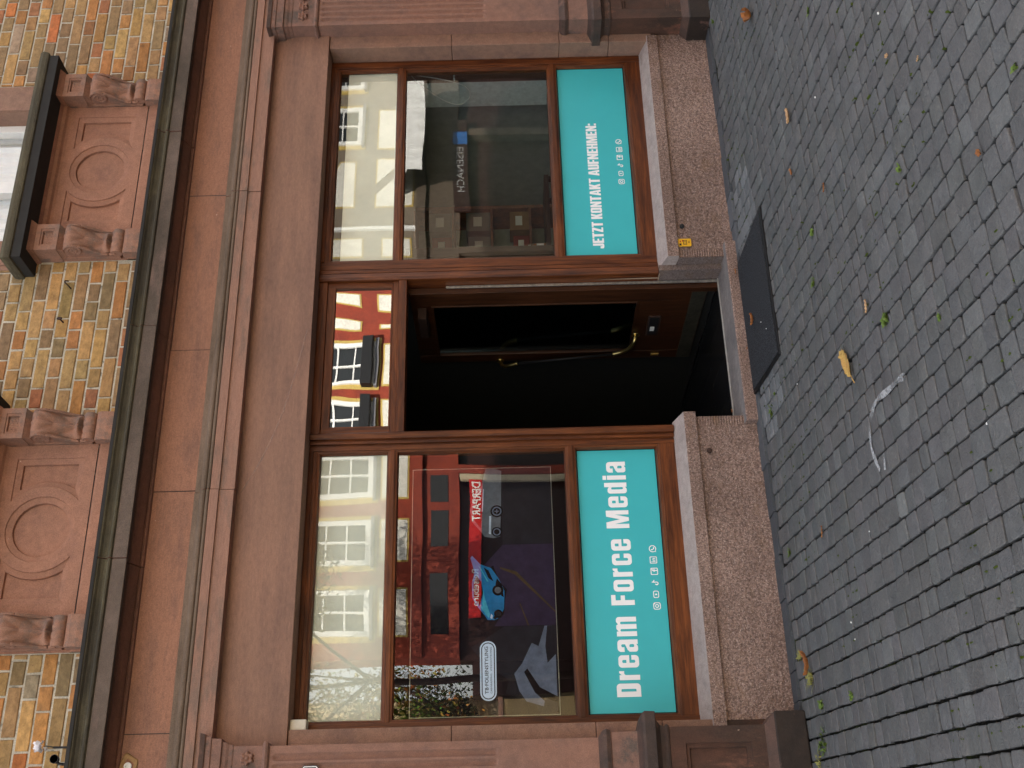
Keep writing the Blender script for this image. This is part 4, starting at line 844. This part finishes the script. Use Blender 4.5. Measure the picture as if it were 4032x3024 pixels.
oc = [(.79, 2.588), (.87, 2.588), (.896, 2.610), (.896, 2.680), (.87, 2.702), (.79, 2.702), (.764, 2.68), (.764, 2.61)]
cxx, czz = .83, 2.645; sc_ = lambda L, k_: [(cxx + (x - cxx) * k_, czz + (z - czz) * k_) for x, z in L]
m = MB(); m.rings([[(x, y, z) for x, z in oc] for y in (-.108, -.118)]); m.build('plate_back', [plain('navy_enamel', (.01, .014, .04, 1), .25, .6)], T, .001)
flat('plate_border', [(0, [sc_(oc, .93), sc_(oc, .86)], 0)], -.1188, [MT['white']], T)
for i, (x, z_, lb) in enumerate(((3.97, 4.41, 'rusty iron hook curling out of the bricks nearer the right sill'), (3.713, 4.44, 'rusty iron spike bent out of the bricks between the two sills'))):
    m = MB()
    if i == 0: m.tube(smooth([(x, .02, z_), (x, -.03, z_ + .004), (x + .012, -.05, z_ + .02), (x + .03, -.045, z_ + .026), (x + .04, -.025, z_ + .012)], 5), .0048, 8)
    else: m.tube([(x, .02, z_ - .02), (x, -.05, z_ - .012)], .005, 8); m.rings([[(x + r * math.cos(a), y, z_ - .012 + r * 1.6 * math.sin(a)) for a in [2 * PI * q / 12 for q in range(12)]] for r, y in ((.006, -.04), (.012, -.052), (.009, -.058))])
    tag(m.build('iron_hook', [MT['iron']], None), lb, 'hook', 'iron hooks in the brick wall')
T = thing('flower', 'white artificial flower on a black stem standing on the dark cornice', 'flower', (1.025, -.12, 3.95))
m = MB(); m.tube([(1.02, -.12, 3.93), (1.022, -.12, 4.03)], .006, 8); m.tube([(1.022, -.12, 4.02), (1.03, -.12, 4.075)], .003, 6); m.build('stem', [MT['black']], T)
m = MB(); rnd = random.Random(3)
for i in range(26):
    a, e_ = rnd.uniform(0, 2 * PI), rnd.uniform(-.4, 1.4); d = Vector((math.cos(a) * math.cos(e_), math.sin(a) * math.cos(e_), math.sin(e_))); u_ = d.cross(Vector((.3, .2, 1))).normalized(); v_ = d.cross(u_); c_ = Vector((1.03, -.12, 4.095)) + d * .008; L_, W2 = rnd.uniform(.026, .042), .011
    m.rings([[c_, c_ + d * .001], [c_ + d * L_ * .6 + u_ * W2 + v_ * .004, c_ + d * L_ * .6 - u_ * W2 + v_ * .004], [c_ + d * L_ + u_ * W2 * .5, c_ + d * L_ - u_ * W2 * .5]], closed=False, cap=False)
m.build('blossom', [plain('white_petal', (.9, .88, .92, 1), .6, .3, 0, .03)], T, recalc=False)
T = thing('wall_lamp', 'small black clamp lamp standing on the dark cornice beside the flower', 'lamp', (.94, -.13, 3.95))
m = MB(); m.tube([(.93, -.13, 3.94), (.935, -.13, 3.985), (.95, -.14, 4.0)], .008, 8); m.rings([[(.955 + r * math.cos(a), -.15 + y, 4.0 + r * math.sin(a)) for a in [2 * PI * q / 14 for q in range(14)]] for r, y in ((.008, .03), (.02, .01), (.024, -.02))]); m.build('lamp_body', [MT['black']], T)
m = MB(); m.rings([[(.955 + r * math.cos(a), -.1705, 4.0 + r * math.sin(a)) for a in [2 * PI * q / 14 for q in range(14)]] for r in (.021, .004)]); m.build('lamp_glass', [MT['white']], T)
m = MB(); cxx, czz = .93, 3.655
rg = []
for r, y in ((.062, -.001), (.050, -.010), (.034, -.008), (.028, .004), (.010, .006)):
    rg.append([(cxx + r * (1 + .18 * math.sin(3 * a + 1) + .1 * math.sin(5 * a)) * math.cos(a), y, czz + r * (1.05 + .2 * math.sin(2 * a + 2)) * math.sin(a)) for a in [2 * PI * q / 30 for q in range(30)]])
m.rings(rg, sm=True); hp = m.build('plaster_patch', [plain('ochre_plaster', (.34, .21, .10, 1), .9, .2, 0, .3, 30, .4)], H)
m = MB(); m.rings([[(cxx + r * math.cos(a), -.003 - y, czz + r * math.sin(a)) for a in [2 * PI * q / 18 for q in range(18)]] for r, y in ((.021, .003), (.021, .012), (.012, .012), (.011, .004))]); m.build('pipe_end', [MT['white']], hp)

# ================================================================== MAT, LEAVES, WEEDS
T = thing('doormat', 'black rubbery doormat lying askew in front of the doorstep', 'doormat', (3.5, -.42, .01))
Q = [(3.925, -.81), (3.985, -.075), (3.045, -.055), (2.945, -.785)]
def quad_ring(k_, z): 
    c_ = (sum(q[0] for q in Q) / 4, sum(q[1] for q in Q) / 4); return [(c_[0] + (x - c_[0]) * (1 - k_ / .49), c_[1] + (y - c_[1]) * (1 - k_ / .37), gz(x) + z) for x, y in Q]
m = MB(); m.rings([quad_ring(0, -.002), quad_ring(0, .008), quad_ring(.005, .012), quad_ring(.020, .013)]); m.build('rubber_rim', [MT['rubber']], T)
m = MB(); m.rings([quad_ring(.021, .010), quad_ring(.021, .0165)]); m.build('mat_pile', [MT['mat']], T)
def leaf(name, label, x, y, ln, wd, rot, curl, mt, z=.008, group='dead leaves on the ground', stem=True, torn=False):
    m = MB(); N = 14; cs, sn = math.cos(rot), math.sin(rot); v0 = len(m.v)
    for i in range(N + 1):
        t = i / N; w_ = wd / 2 * (math.sin(PI * min(1, t * .93 + .05)) ** .7) * (1 + .10 * math.sin(i * 2.3))
        if torn and t < .12: w_ = wd * .40
        for j in range(7):
            u = j / 6 * 2 - 1; lx = (t - .5) * ln + (.012 * math.sin(j * 2.2) if torn and i == 0 else 0); ly = u * w_
            zz = z + curl * (u * u) * wd * .5 + curl * .35 * ln * (2 * t - 1) ** 2 * .4 + .002 * math.sin(i * 1.7 + j)
            m.v.append((x + lx * cs - ly * sn, y + lx * sn + ly * cs, gz(x) + zz))
    for i in range(N):
        for j in range(6): a = v0 + i * 7 + j; m.face([a, a + 1, a + 8, a + 7], 0, (1, 1, 1), True)
    if stem:
        e = .5 * ln; m.tube([(x + e * .96 * cs, y + e * .96 * sn, gz(x) + z + .004), (x + (e + ln * .13) * cs - .004 * sn, y + (e + ln * .13) * sn + .004 * cs, gz(x) + z + .007), (x + (e + ln * .27) * cs, y + (e + ln * .27) * sn, gz(x) + z + .003)], .0022, 6)
    return tag(m.build(name, [MT[mt]], None, recalc=False), label, 'leaf', group)
leaf('fallen_leaf', 'big yellow torn leaf with its stem lying on the setts', 2.325, -1.885, .195, .082, math.atan2(-.113, -.22), .16, 'leafy', .010, torn=True)
leaf('fallen_leaf', 'curled rust brown leaf near the right pilaster foot', 5.01, -1.25, .12, .085, .5, .9, 'leafb', .008)
leaf('fallen_leaf', 'pale tan leaf on the setts to the right of the doormat', 3.911, -1.657, .09, .042, 3.0, .5, 'leafp', .01, stem=False)
leaf('fallen_leaf', 'light scrap of leaf with a dark tip, right of the chalk curve', 3.114, -2.996, .035, .02, 1.0, .4, 'leafp', .008, stem=False)
leaf('fallen_leaf', 'tiny cream leaf scrap nearest the camera side on the right', 2.873, -3.247, .025, .014, 2.0, .3, 'leafp', .008, stem=False)
leaf('fallen_leaf', 'small orange leaf between the doormat and the pale tan leaf', 3.202, -2.0, .045, .022, 2.6, .3, 'leafb', .009, stem=False)
leaf('fallen_leaf', 'light orange leaf fragment in a mossy joint at lower right', 2.247, -3.511, .04, .024, .7, .3, 'leafb', .009, stem=False)
leaf('fallen_leaf', 'faint curved brown leaf behind the small orange leaf', 3.645, -1.53, .06, .022, .4, .5, 'leafb', .006, stem=False)
leaf('fallen_leaf', 'tan elongated leaf lying beside the big yellow leaf', 2.403, -2.26, .06, .026, 2.9, .3, 'leafp', .008, stem=False)
leaf('fallen_leaf', 'orange leaf caught at the right end of the doorstep edge', 3.95, -.045, .045, .025, .3, .3, 'leafb', .02, stem=False)
leaf('fallen_leaf', 'crumpled brown leaf lying on the black doormat', 3.418, -.348, .075, .028, 2.9, .9, 'leafb', .024, stem=False)
leaf('fallen_leaf', 'tiny orange leaf at the middle of the doorstep foot', 3.359, -.075, .028, .018, 1.2, .3, 'leafb', .02, stem=False)
leaf('fallen_leaf', 'thin russet leaf among the setts left of the chalk curve', 1.803, -1.076, .065, .018, 2.7, .3, 'leafb', .008, stem=False)
leaf('fallen_leaf', 'long rolled ochre leaf by the dry grass at the wall foot', 1.296, -.47, .13, .035, .12, 1.1, 'leafb', .014, stem=False)
leaf('fallen_leaf', 'tiny amber leaf lying in the corner inside the doorstep', 3.06, .21, .03, .016, .4, .5, 'leafb', .10, stem=False)
def weed(label, x, y, n, L_, spread, mt='grass', blade=.006, up=.8, seed=1, z=.0, name='weed', group='weeds in the paving joints'):
    rnd = random.Random(seed); m = MB()
    for i in range(n):
        a = rnd.uniform(0, 2 * PI); bx, by = x + rnd.uniform(-spread, spread), y + rnd.uniform(-spread, spread); ll = L_ * rnd.uniform(.5, 1.1); d = Vector((math.cos(a), math.sin(a), 0)); s_ = Vector((-d.y, d.x, 0)); w_ = blade * rnd.uniform(.7, 1.3); lean = rnd.uniform(.3, 1.0)
        p = [Vector((bx, by, gz(x) + z)) + d * ll * lean * t + Vector((0, 0, ll * up * (t - .45 * t * t))) for t in (0, .4, .75, 1)]
        ws = (w_ * .5, w_, w_ * .8, w_ * .1)
        m.rings([[q + s_ * k_, q - s_ * k_] for q, k_ in zip(p, ws)], closed=False, cap=False)
    return tag(m.build(name, [MT[mt]], None, recalc=False), label, 'weed', group)
weed('bright green leafy weed beyond the big yellow leaf', 2.244, -2.431, 40, .028, .024, blade=.007, seed=1)
weed('small green sprig in a joint left of the doormat', 2.93, -1.577, 14, .03, .014, blade=.009, seed=2)
weed('little green tuft in a joint at the upper right', 4.106, -2.213, 10, .028, .01, blade=.007, seed=3)
weed('green weed sprouting in a joint near the right sett rows', 3.152, -1.695, 16, .03, .02, blade=.009, seed=4)
weed('thin pale green weed near the faint curved leaf', 2.656, -2.872, 9, .025, .012, blade=.006, seed=5)
weed('fern-like sprig at the left corner of the doorstep', 2.765, -.40, 16, .04, .03, blade=.007, seed=6)
weed('tiny green sprout beside the white pebble by the doormat', 2.829, -.52, 7, .022, .008, blade=.006, seed=7)
weed('green weed in the joint nearest the dark gap on the right', 1.959, -2.937, 8, .025, .012, blade=.008, seed=8)
weed('yellow-green weed tuft at the camera-side edge on the right', 2.314, -3.836, 10, .03, .012, blade=.008, seed=9)
weed('green sprig with two leaves by the slabs left of the doorstep', 1.931, -.371, 12, .04, .012, blade=.011, seed=10)
weed('small green sprout among setts near the left pilaster', 1.0, -1.129, 8, .03, .014, blade=.008, seed=11)
weed('tuft of dry yellow grass at the wall foot behind the rolled leaf', 1.368, -.279, 26, .06, .02, 'drygrass', .003, .5, 12, name='grass_tuft', group='dry grass tufts')
weed('large dry yellow grass tuft left of the rolled ochre leaf', 1.219, -.446, 46, .085, .03, 'drygrass', .003, .5, 13, name='grass_tuft', group='dry grass tufts')
weed('green weed at the corner of the black base block', 1.061, -.574, 18, .04, .022, blade=.008, seed=14)
weed('green grass growing along the foot of the black base block', .90, -.50, 34, .045, .06, blade=.006, seed=15)
weed('pale yellow grass blades under the left pilaster base', .82, -.36, 30, .05, .05, 'drygrass', .004, .6, 16, name='grass_tuft', group='dry grass tufts')
weed('dark green tuft of moss and grass by the right pilaster', 5.861, -.29, 14, .03, .02, blade=.005, seed=17)
# moss in the joints: uncountable
m = MB(); rnd = random.Random(5)
for i in range(2600):
    s_ = rnd.uniform(.3, 7.2); b_ = rnd.uniform(.1, 5.0)
    if noise.noise(Vector((s_ * .8, b_ * .8, 3))) < .02: continue
    s_ = XA + round((s_ - XA) / .105) * .105; x = s_ - b_ * math.tan(phi(s_)); L_ = rnd.uniform(.012, .055); W2 = rnd.uniform(.003, .008); ph = phi(s_) + rnd.uniform(-.1, .1)
    dx, dy = -math.sin(ph), -math.cos(ph)
    b = len(m.v); pts = []
    for q in range(8):
        a = 2 * PI * q / 8; u_, v_ = L_ / 2 * math.cos(a) * rnd.uniform(.8, 1.2), W2 * math.sin(a) * rnd.uniform(.7, 1.4); pts.append((x + dx * u_ - dy * v_, -b_ + dy * u_ + dx * v_, gz(x) - .012))
    m.v += pts; m.v += [(x + (p[0] - x) * .5, -b_ + (p[1] + b_) * .5, gz(x) + rnd.uniform(-.003, .003)) for p in pts]
    for q in range(8): m.face([b + q, b + (q + 1) % 8, b + 8 + (q + 1) % 8, b + 8 + q], 0, (1, 1, 1), True)
    m.face([b + 8 + q for q in range(8)], 0, (1, 1, 1), True)
tag(m.build('moss', [MT['moss']], None), kind='stuff')
for i, (x, y, lb) in enumerate(((1.567, -1.78, 'white pebble on the setts left of the chalk curve'), (1.294, -1.306, 'small white pebble nearer the wall, upper one of two close together'), (1.212, -1.324, 'elongated white pebble nearer the wall, lower one of two'), (2.642, -1.024, 'white pebble left of the doormat corner'), (1.473, -3.12, 'white pebble in a wide joint at the camera side'), (3.667, -2.093, 'tiny white pebble right of the doormat'), (3.335, -2.996, 'white pebble at the upper right of the setts'), (3.2, -.62, 'white crumb near the outer edge of the doormat'), (3.3, -.52, 'white crumb in the middle of the doormat'))):
    m = MB(); r = rnd.uniform(.003, .0055); N = 10; zz = .022 if i > 6 else .004
    if i > 6: r = .003
    m.rings([[(x + r * k_ * math.cos(a) * 1.3, y + r * k_ * math.sin(a), gz(x) + zz + h_ * r) for a in [2 * PI * q / N for q in range(N)]] for k_, h_ in ((.5, -.4), (1, .2), (.8, .7), (.3, 1))], sm=True)
    tag(m.build('pebble', [MT['white']], None), lb, 'pebble', 'white pebbles on the ground')
#@@PART4
# ================================================================== ACROSS THE STREET (seen mirrored in the glass)
Y0 = -13.2
RED = stone('red_timber', (.30, .055, .03, 1), (.22, .045, .03, 1), 3, (1, 1, 1), 60, .3); YEL = plain('yellow_trim', (.50, .36, .10, 1), .7); PLA = stone('white_plaster', (.78, .76, .68, 1), (.68, .66, .58, 1), 3, (1, 1, 1), 60, .3)
DG = plain('dark_window_glass', (.01, .012, .012, 1), .08, .6, 0, .1, 5, 0); DR = plain('dark_shopfront', (.03, .012, .01, 1), .4, .4)
T = thing('timbered_house', 'red half-timbered house with white infill across the street', 'house', (10, Y0, 0))
m = MB(); m.box(4.55, 12.6, Y0 - .6, Y0, 3.2, 9.5, 0); m.box(12.602, 19, Y0 - .6, Y0, 3.2, 9.5, 1); m.box(13.48, 13.56, Y0, Y0 + .07, 3.3, 9.5, 2); m.build('timber_wall', [RED, plain('grey_brown_beam', (.20, .16, .12, 1), .8), MT['white']], T)
pan = MB()
def panel(poly):
    c_ = (sum(p[0] for p in poly) / len(poly), sum(p[1] for p in poly) / len(poly))
    pan.rings([[(x, Y0 - .01, z) for x, z in poly], [(x, Y0 + .015, z) for x, z in poly]], 1)
    sh_ = [(c_[0] + (x - c_[0]) * (1 - .035 / max(.1, abs(x - c_[0]))), c_[1] + (z - c_[1]) * (1 - .035 / max(.1, abs(z - c_[1])))) for x, z in poly]
    pan.rings([[(x, Y0 + .01, z) for x, z in sh_], [(x, Y0 + .026, z) for x, z in sh_]], 0)
WX = [(4.95, 5.8), (6.26, 7.11), (7.54, 8.39), (8.70, 9.52), (9.88, 10.78), (15.72, 16.7), (17.2, 18.1)]
for zb0 in (4.14, 7.0):
    for a, b_ in WX:
        zb = zb0 + (.48 if a > 12 else 0)
        m = MB(); z1 = zb + 1.5
        m.box(a - .10, b_ + .10, Y0 - .02, Y0 + .02, zb - .10, z1 + .10, 1)
        for q in ((a, a + .09, zb, z1), (b_ - .09, b_, zb, z1), (a + .09, b_ - .09, zb, zb + .09), (a + .09, b_ - .09, z1 - .09, z1), ((a + b_) / 2 - .02, (a + b_) / 2 + .02, zb + .09, z1 - .09)): m.box(q[0], q[1], Y0 + .02, Y0 + .08, q[2], q[3], 0)
        for zz in (zb + .42, zb + .80, zb + 1.15): m.box(a + .09, b_ - .09, Y0 + .03, Y0 + .06, zz - .015, zz + .015, 0)
        m.box(a - .06, b_ + .06, Y0 + .02, Y0 + .12, zb - .06, zb - .005, 2)
        wn = m.build('window', [MT['white'], YEL, plain('grey_ledge', (.2, .2, .22, 1), .6)], T)
        m = MB(); m.box(a + .08, b_ - .08, Y0 + .0205, Y0 + .030, zb + .08, z1 - .08); m.build('pane', [DG], wn)
        if 8.5 < a < 10.5 and zb < 5:
            m = MB(); m.box(a - .06, b_ + .08, Y0 + .03, Y0 + .24, zb + .04, zb + .25); m.build('flower_box', [MT['black']], wn, .01)
for a, b_ in ((6.33, 7.15), (7.49, 8.42), (8.72, 9.6), (9.85, 10.75), (4.95, 5.85)): panel([(a, 3.46), (b_, 3.46), (b_, 4.0), (a, 4.0)])
panel([(15.6, 3.46), (16.68, 3.46), (16.68, 4.28), (15.6, 4.28)])
for zo in (0, 2.9):
    panel([(11.10, 4.47 + zo), (11.30, 4.47 + zo), (11.52, 5.5 + zo), (11.10, 5.5 + zo)]); panel([(11.58, 4.47 + zo), (11.95, 4.47 + zo), (11.95, 5.5 + zo), (11.80, 5.5 + zo)])
    panel([(12.8, 4.47 + zo), (13.3, 4.47 + zo), (13.3, 5.5 + zo), (12.8, 5.5 + zo)]); panel([(14.07, 4.69 + zo), (15.27, 4.69 + zo), (15.27, 5.05 + zo), (14.07, 5.6 + zo)]); panel([(15.27, 5.2 + zo), (15.27, 5.6 + zo), (14.4, 5.6 + zo)]); panel([(12.15, 4.5 + zo), (12.7, 4.5 + zo), (12.7, 5.5 + zo), (12.15, 5.5 + zo)])
for a, b_ in ((11.10, 11.24), (11.54, 11.96), (12.2, 12.7), (12.8, 13.3)): panel([(a, 3.5), (b_, 3.5), (b_, 4.12), (a, 4.12)])
panel([(14.62, 4.28), (15.33, 3.62), (15.33, 4.28)]); panel([(14.05, 3.45), (15.2, 3.45), (14.38, 4.28), (14.05, 4.28)])
pan.build('plaster_infill', [PLA, YEL], T)
m = MB(); m.box(4.55, 10.8, Y0 - .02, Y0 + .10, 3.2, 3.40, 0); m.box(10.8, 19, Y0 - .02, Y0 + .10, 3.2, 3.40, 3); m.box(4.55, 19, Y0 - .6, Y0 - .021, 2.52, 3.2, 0); m.box(4.55, 19, Y0 - .6, Y0 - .25, 0, 2.52, 1)
for a in (4.6, 6.3, 8.0, 10.6, 12.9, 15.9, 18.5): m.box(a, a + .18, Y0 - .25, Y0 - .01, 0 if a in (8.0,) or a > 10 else 2.53, 3.195, 0 if a < 10 else 3)
m.box(10.8, 19, Y0 - .02, Y0 - .005, 2.53, 3.195, 3)
m.box(7.86, 7.98, Y0 - .1, Y0 + .01, .4, 2.5, 2); m.box(3.95, 4.55, Y0 - .8, Y0 - .3, 0, 2.28, 1); m.build('shopfront', [RED, DR, plain('cream_post', (.5, .42, .28, 1), .6), plain('shade_brown_beam', (.10, .075, .055, 1), .8)], T)  # last material: dark brown instead of red, shade put into the colour
for a, b_ in ((6.6, 7.3), (7.45, 7.96), (5.0, 6.1), (8.4, 10.3), (11, 12.7), (13.2, 15.7), (16.2, 18.3)):
    m = MB(); m.box(a, b_, Y0 - .02, Y0 - .01, 2.72, 3.05); m.build('shop_transom', [DG], T)
T2 = thing('travel_sign', 'red travel agency fascia sign with white lettering across the street', 'sign', (6.9, Y0, 2.2))
m = MB(); m.box(5.3, 7.85, Y0 - .01, Y0 + .05, 2.12, 2.34); m.build('sign_board', [plain('signal_red', (.55, .02, .02, 1), .4)], T2)
text_mesh('sign_name', 'DERPART', 7.04, 7.80, 2.155, .145, Y0 + .056, MT['white'], T2, True, .02)
text_mesh('sign_trade', 'Reisebüro', 5.50, 6.12, 2.165, .12, Y0 + .056, MT['white'], T2, True, .01)
T2 = thing('town_sign', 'dark shop fascia with grey town name lettering across the street', 'sign', (15, Y0, 2.4))
m = MB(); m.box(13.9, 16.3, Y0 - .01, Y0 + .04, 2.30, 2.64); m.build('sign_board', [DR], T2); m = MB(); m.box(15.6, 15.95, Y0 + .04, Y0 + .05, 2.3, 2.62); m.build('sign_emblem', [plain('sign_blue', (.03, .12, .35, 1), .4)], T2)
text_mesh('sign_name', 'EISENACH', 14.38, 15.52, 2.385, .165, Y0 + .046, plain('grey_letters', (.3, .3, .3, 1), .5), T2, True, .0)
T2 = thing('awning', 'white wrinkled cafe awning across the street', 'awning', (15.5, Y0 + .6, 3.3))
m = MB(); m.hf(14.25, 16.75, 3.19, 3.50, 120, 8, lambda x, z: Y0 + 1.0 + .02 * math.sin(x * 17) * (3.5 - z) / .3 + .01 * noise.noise(Vector((x * 8, z * 8, 1)))); m.build('valance', [MT['white']], T2, recalc=False)
m = MB(); m.prof_x([(Y0, 3.9), (Y0 + 1.0, 3.52), (Y0 + 1.0, 3.50), (Y0, 3.88)], 14.25, 16.75); m.build('awning_cloth', [MT['white']], T2)
T = thing('garden_wall', 'low ochre garden wall under the tree across the street', 'wall', (3, -13.6, 0))
m = MB(); m.box(-2, 3.9, -13.9, -13.6, 0, 1.78); m.build('wall_body', [stone('garden_wall_ochre', (.60, .42, .2, 1), (.5, .36, .18, 1), 2, (1, 1, 4), 40, .3)], T); m = MB(); m.box(-2, 3.93, -13.95, -13.55, 1.78, 1.86); m.build('coping', [MT['cap2']], T)  # wall body mottled in two ochre tones
T = thing('corner_house', 'ochre plastered house beyond the tree across the street', 'house', (0, -20, 0))
m = MB(); m.box(-6, 3.2, -24, -19.5, 0, 7.5); m.box(3.2, 4.5, -18, -16.6, 0, 8.5); m.build('house_wall', [stone('ochre_plaster', (.55, .40, .2, 1), (.6, .5, .34, 1), 2, (1, 1, 1), 40, .3)], T)
for i in range(4):
    m = MB(); m.box(-5 + i * 2.1, -4 + i * 2.1, -19.5, -19.42, 4.2, 5.7); m.build('window', [DG], T)
T = thing('tree', 'olive and orange autumn tree across the street, seen in the left pane', 'tree', (3.6, -14.5, 0))
m = MB(); m.tube([(3.6, -14.6, -.1), (3.65, -14.6, 1.4), (3.6, -14.7, 2.8), (3.6, -14.6, 4.5)], .16, 10, r1=.06)
for a, l_ in ((.5, 1.6), (2.1, 1.4), (3.5, 1.7), (5.0, 1.5), (5.9, 1.2)): m.tube([(3.6, -14.65, 2.4), (3.6 + math.cos(a) * l_ * .4, -14.65 + math.sin(a) * l_ * .3, 3.4), (3.6 + math.cos(a) * l_ * .7, -14.65 + math.sin(a) * l_ * .4, 4.4)], .06, 6, r1=.015)
m.build('trunk', [MT['iron']], T)
rnd = random.Random(9); m = MB(); m.use_c = True
cl = [(Vector((3.7 + rnd.uniform(-1.2, .95), -14.6 + rnd.uniform(-.5, .5), 2.6 + 2.6 * rnd.random() ** 1.4)), rnd.uniform(.35, .55)) for _ in range(64)]
for c_, r in cl:
    tone = rnd.choice([(.12, .14, .02), (.16, .16, .03), (.26, .19, .04), (.30, .16, .03), (.05, .07, .012), (.04, .055, .01)])
    for i in range(210):
        d = Vector((rnd.gauss(0, 1), rnd.gauss(0, 1), rnd.gauss(0, 1))).normalized() * r * rnd.random() ** .4; p = c_ + d
        u_ = Vector((rnd.gauss(0, 1), rnd.gauss(0, 1), rnd.gauss(0, 1))).normalized(); v_ = u_.cross(Vector((0, 0, 1))).normalized(); s_ = rnd.uniform(.035, .065); cc = tuple(t * rnd.uniform(.6, 1.5) for t in tone)
        b = len(m.v); m.v += [p, p + u_ * s_ + v_ * s_ * .45, p + u_ * s_ * 2, p + u_ * s_ - v_ * s_ * .45]; m.face([b, b + 1, b + 2, b + 3], 0, cc)
k = NM('autumn_foliage'); a = k.n('ShaderNodeAttribute', attribute_name='col'); k.fin(a.outputs['Color'], .6, None, .3)
m.build('crown', [k.m], T, recalc=False)
FOL = k.m
T = thing('street_tree', 'small leafy tree by the kerb across the street, shading the red shopfront', 'tree', (3.4, -9.4, 0))
m = MB(); m.tube([(3.4, -9.4, -.1), (3.42, -9.4, 1.5), (3.36, -9.42, 3.2), (3.6, -9.4, 5.2)], .07, 10, r1=.03)
for a, l_ in ((.3, 1.1), (1.9, .9), (3.3, 1.1), (4.8, 1.0)): m.tube([(3.4, -9.4, 3.6), (3.4 + math.cos(a) * l_ * .6, -9.4 + math.sin(a) * l_ * .5, 4.4), (3.4 + math.cos(a) * l_, -9.4 + math.sin(a) * l_ * .8, 5.2)], .03, 6, r1=.01)
m.build('trunk', [MT['iron']], T)
m = MB(); m.use_c = True; rnd = random.Random(21)
for _ in range(58):
    c_ = Vector((3.9 + rnd.uniform(-1.3, 1.3), -9.4 + rnd.uniform(-.7, .7), rnd.uniform(4.3, 6.7))); r = rnd.uniform(.28, .5); tone = rnd.choice([(.08, .11, .02), (.14, .14, .03), (.05, .07, .015)])
    for i in range(150):
        d = Vector((rnd.gauss(0, 1), rnd.gauss(0, 1), rnd.gauss(0, 1))).normalized() * r * rnd.random() ** .4; p = c_ + d
        u_ = Vector((rnd.gauss(0, 1), rnd.gauss(0, 1), rnd.gauss(0, 1))).normalized(); v_ = u_.cross(Vector((0, 0, 1))).normalized(); s_ = rnd.uniform(.03, .055); cc = tuple(t * rnd.uniform(.6, 1.5) for t in tone)
        b = len(m.v); m.v += [p, p + u_ * s_ + v_ * s_ * .45, p + u_ * s_ * 2, p + u_ * s_ - v_ * s_ * .45]; m.face([b, b + 1, b + 2, b + 3], 0, cc)
m.build('crown', [FOL], T, recalc=False)
# pale streak across the lintel
k = NM('pale_streak'); t_ = k.t; tr = k.n('ShaderNodeBsdfTransparent'); mx = k.n('ShaderNodeMixShader'); k.fin((.42, .30, .24, 1), .9)
k.l(k.ramp(k.noise(30, 4, .7), .3, .75, .05, .6), mx.inputs[0]); k.l(tr.outputs[0], mx.inputs[1]); k.l(k.b.outputs[0], mx.inputs[2]); k.l(mx.outputs[0], k.out.inputs[0])
sp_ = smooth([(2.50, 3.17), (2.72, 3.06), (3.0, 2.96), (3.3, 2.89), (3.62, 2.83)], 6); m = MB()
for i, (x, z_) in enumerate(sp_): m.v += [(x, -.0015, z_ - .004), (x, -.0015, z_ + .004)]
for i in range(len(sp_) - 1): m.face([2 * i, 2 * i + 2, 2 * i + 3, 2 * i + 1])
m.build('pale_streak', [k.m], H, recalc=False)
# stock in the right-hand shop
CB = [plain('brown_cardboard', (.30, .19, .10, 1), .85), plain('grey_card', (.22, .23, .22, 1), .8), plain('dull_red_card', (.25, .06, .045, 1), .8)]
T = thing('shelf_unit', 'tall dark shelf unit on the back wall of the right-hand shop', 'shelf', (5.5, 2.4, .09))
for x_ in (4.95, 5.50, 6.05):
    m = MB(); m.box(x_, x_ + .03, 2.2, 2.54, .09, 2.35); m.build('upright', [MT['cap2']], T)
for z_ in (.95, 1.30, 1.65, 2.0, 2.35):
    for x_ in (4.982, 5.532):
        m = MB(); m.box(x_, x_ + .516, 2.2, 2.54, z_, z_ + .02); m.build('shelf_board', [MT['cap2']], T)
rnd = random.Random(8)
desc = ['leftmost on the {} shelf', 'second from the left on the {} shelf', 'third from the left on the {} shelf', 'rightmost on the {} shelf']
for zi, (z_, nm) in enumerate(((1.322, 'lowest visible'), (1.672, 'middle'), (2.022, 'top'))):
    for xi, x_ in enumerate((5.0, 5.25, 5.56, 5.82)):
        c_ = rnd.randrange(3); h_ = rnd.uniform(.14, .28); T = thing('storage_box', ('brown', 'grey', 'dull red')[c_] + ' storage box, ' + desc[xi].format(nm), 'box', (x_ + .1, 2.3, z_), 'boxes on the shop shelves')
        m = MB(); m.box(x_, x_ + .2, 2.215, 2.42, z_, z_ + h_); m.build('box_body', [CB[c_]], T, .004); m = MB(); m.box(x_ + .05, x_ + .15, 2.211, 2.2145, z_ + h_ * .35, z_ + h_ * .7); m.build('label', [MT['white']], T)
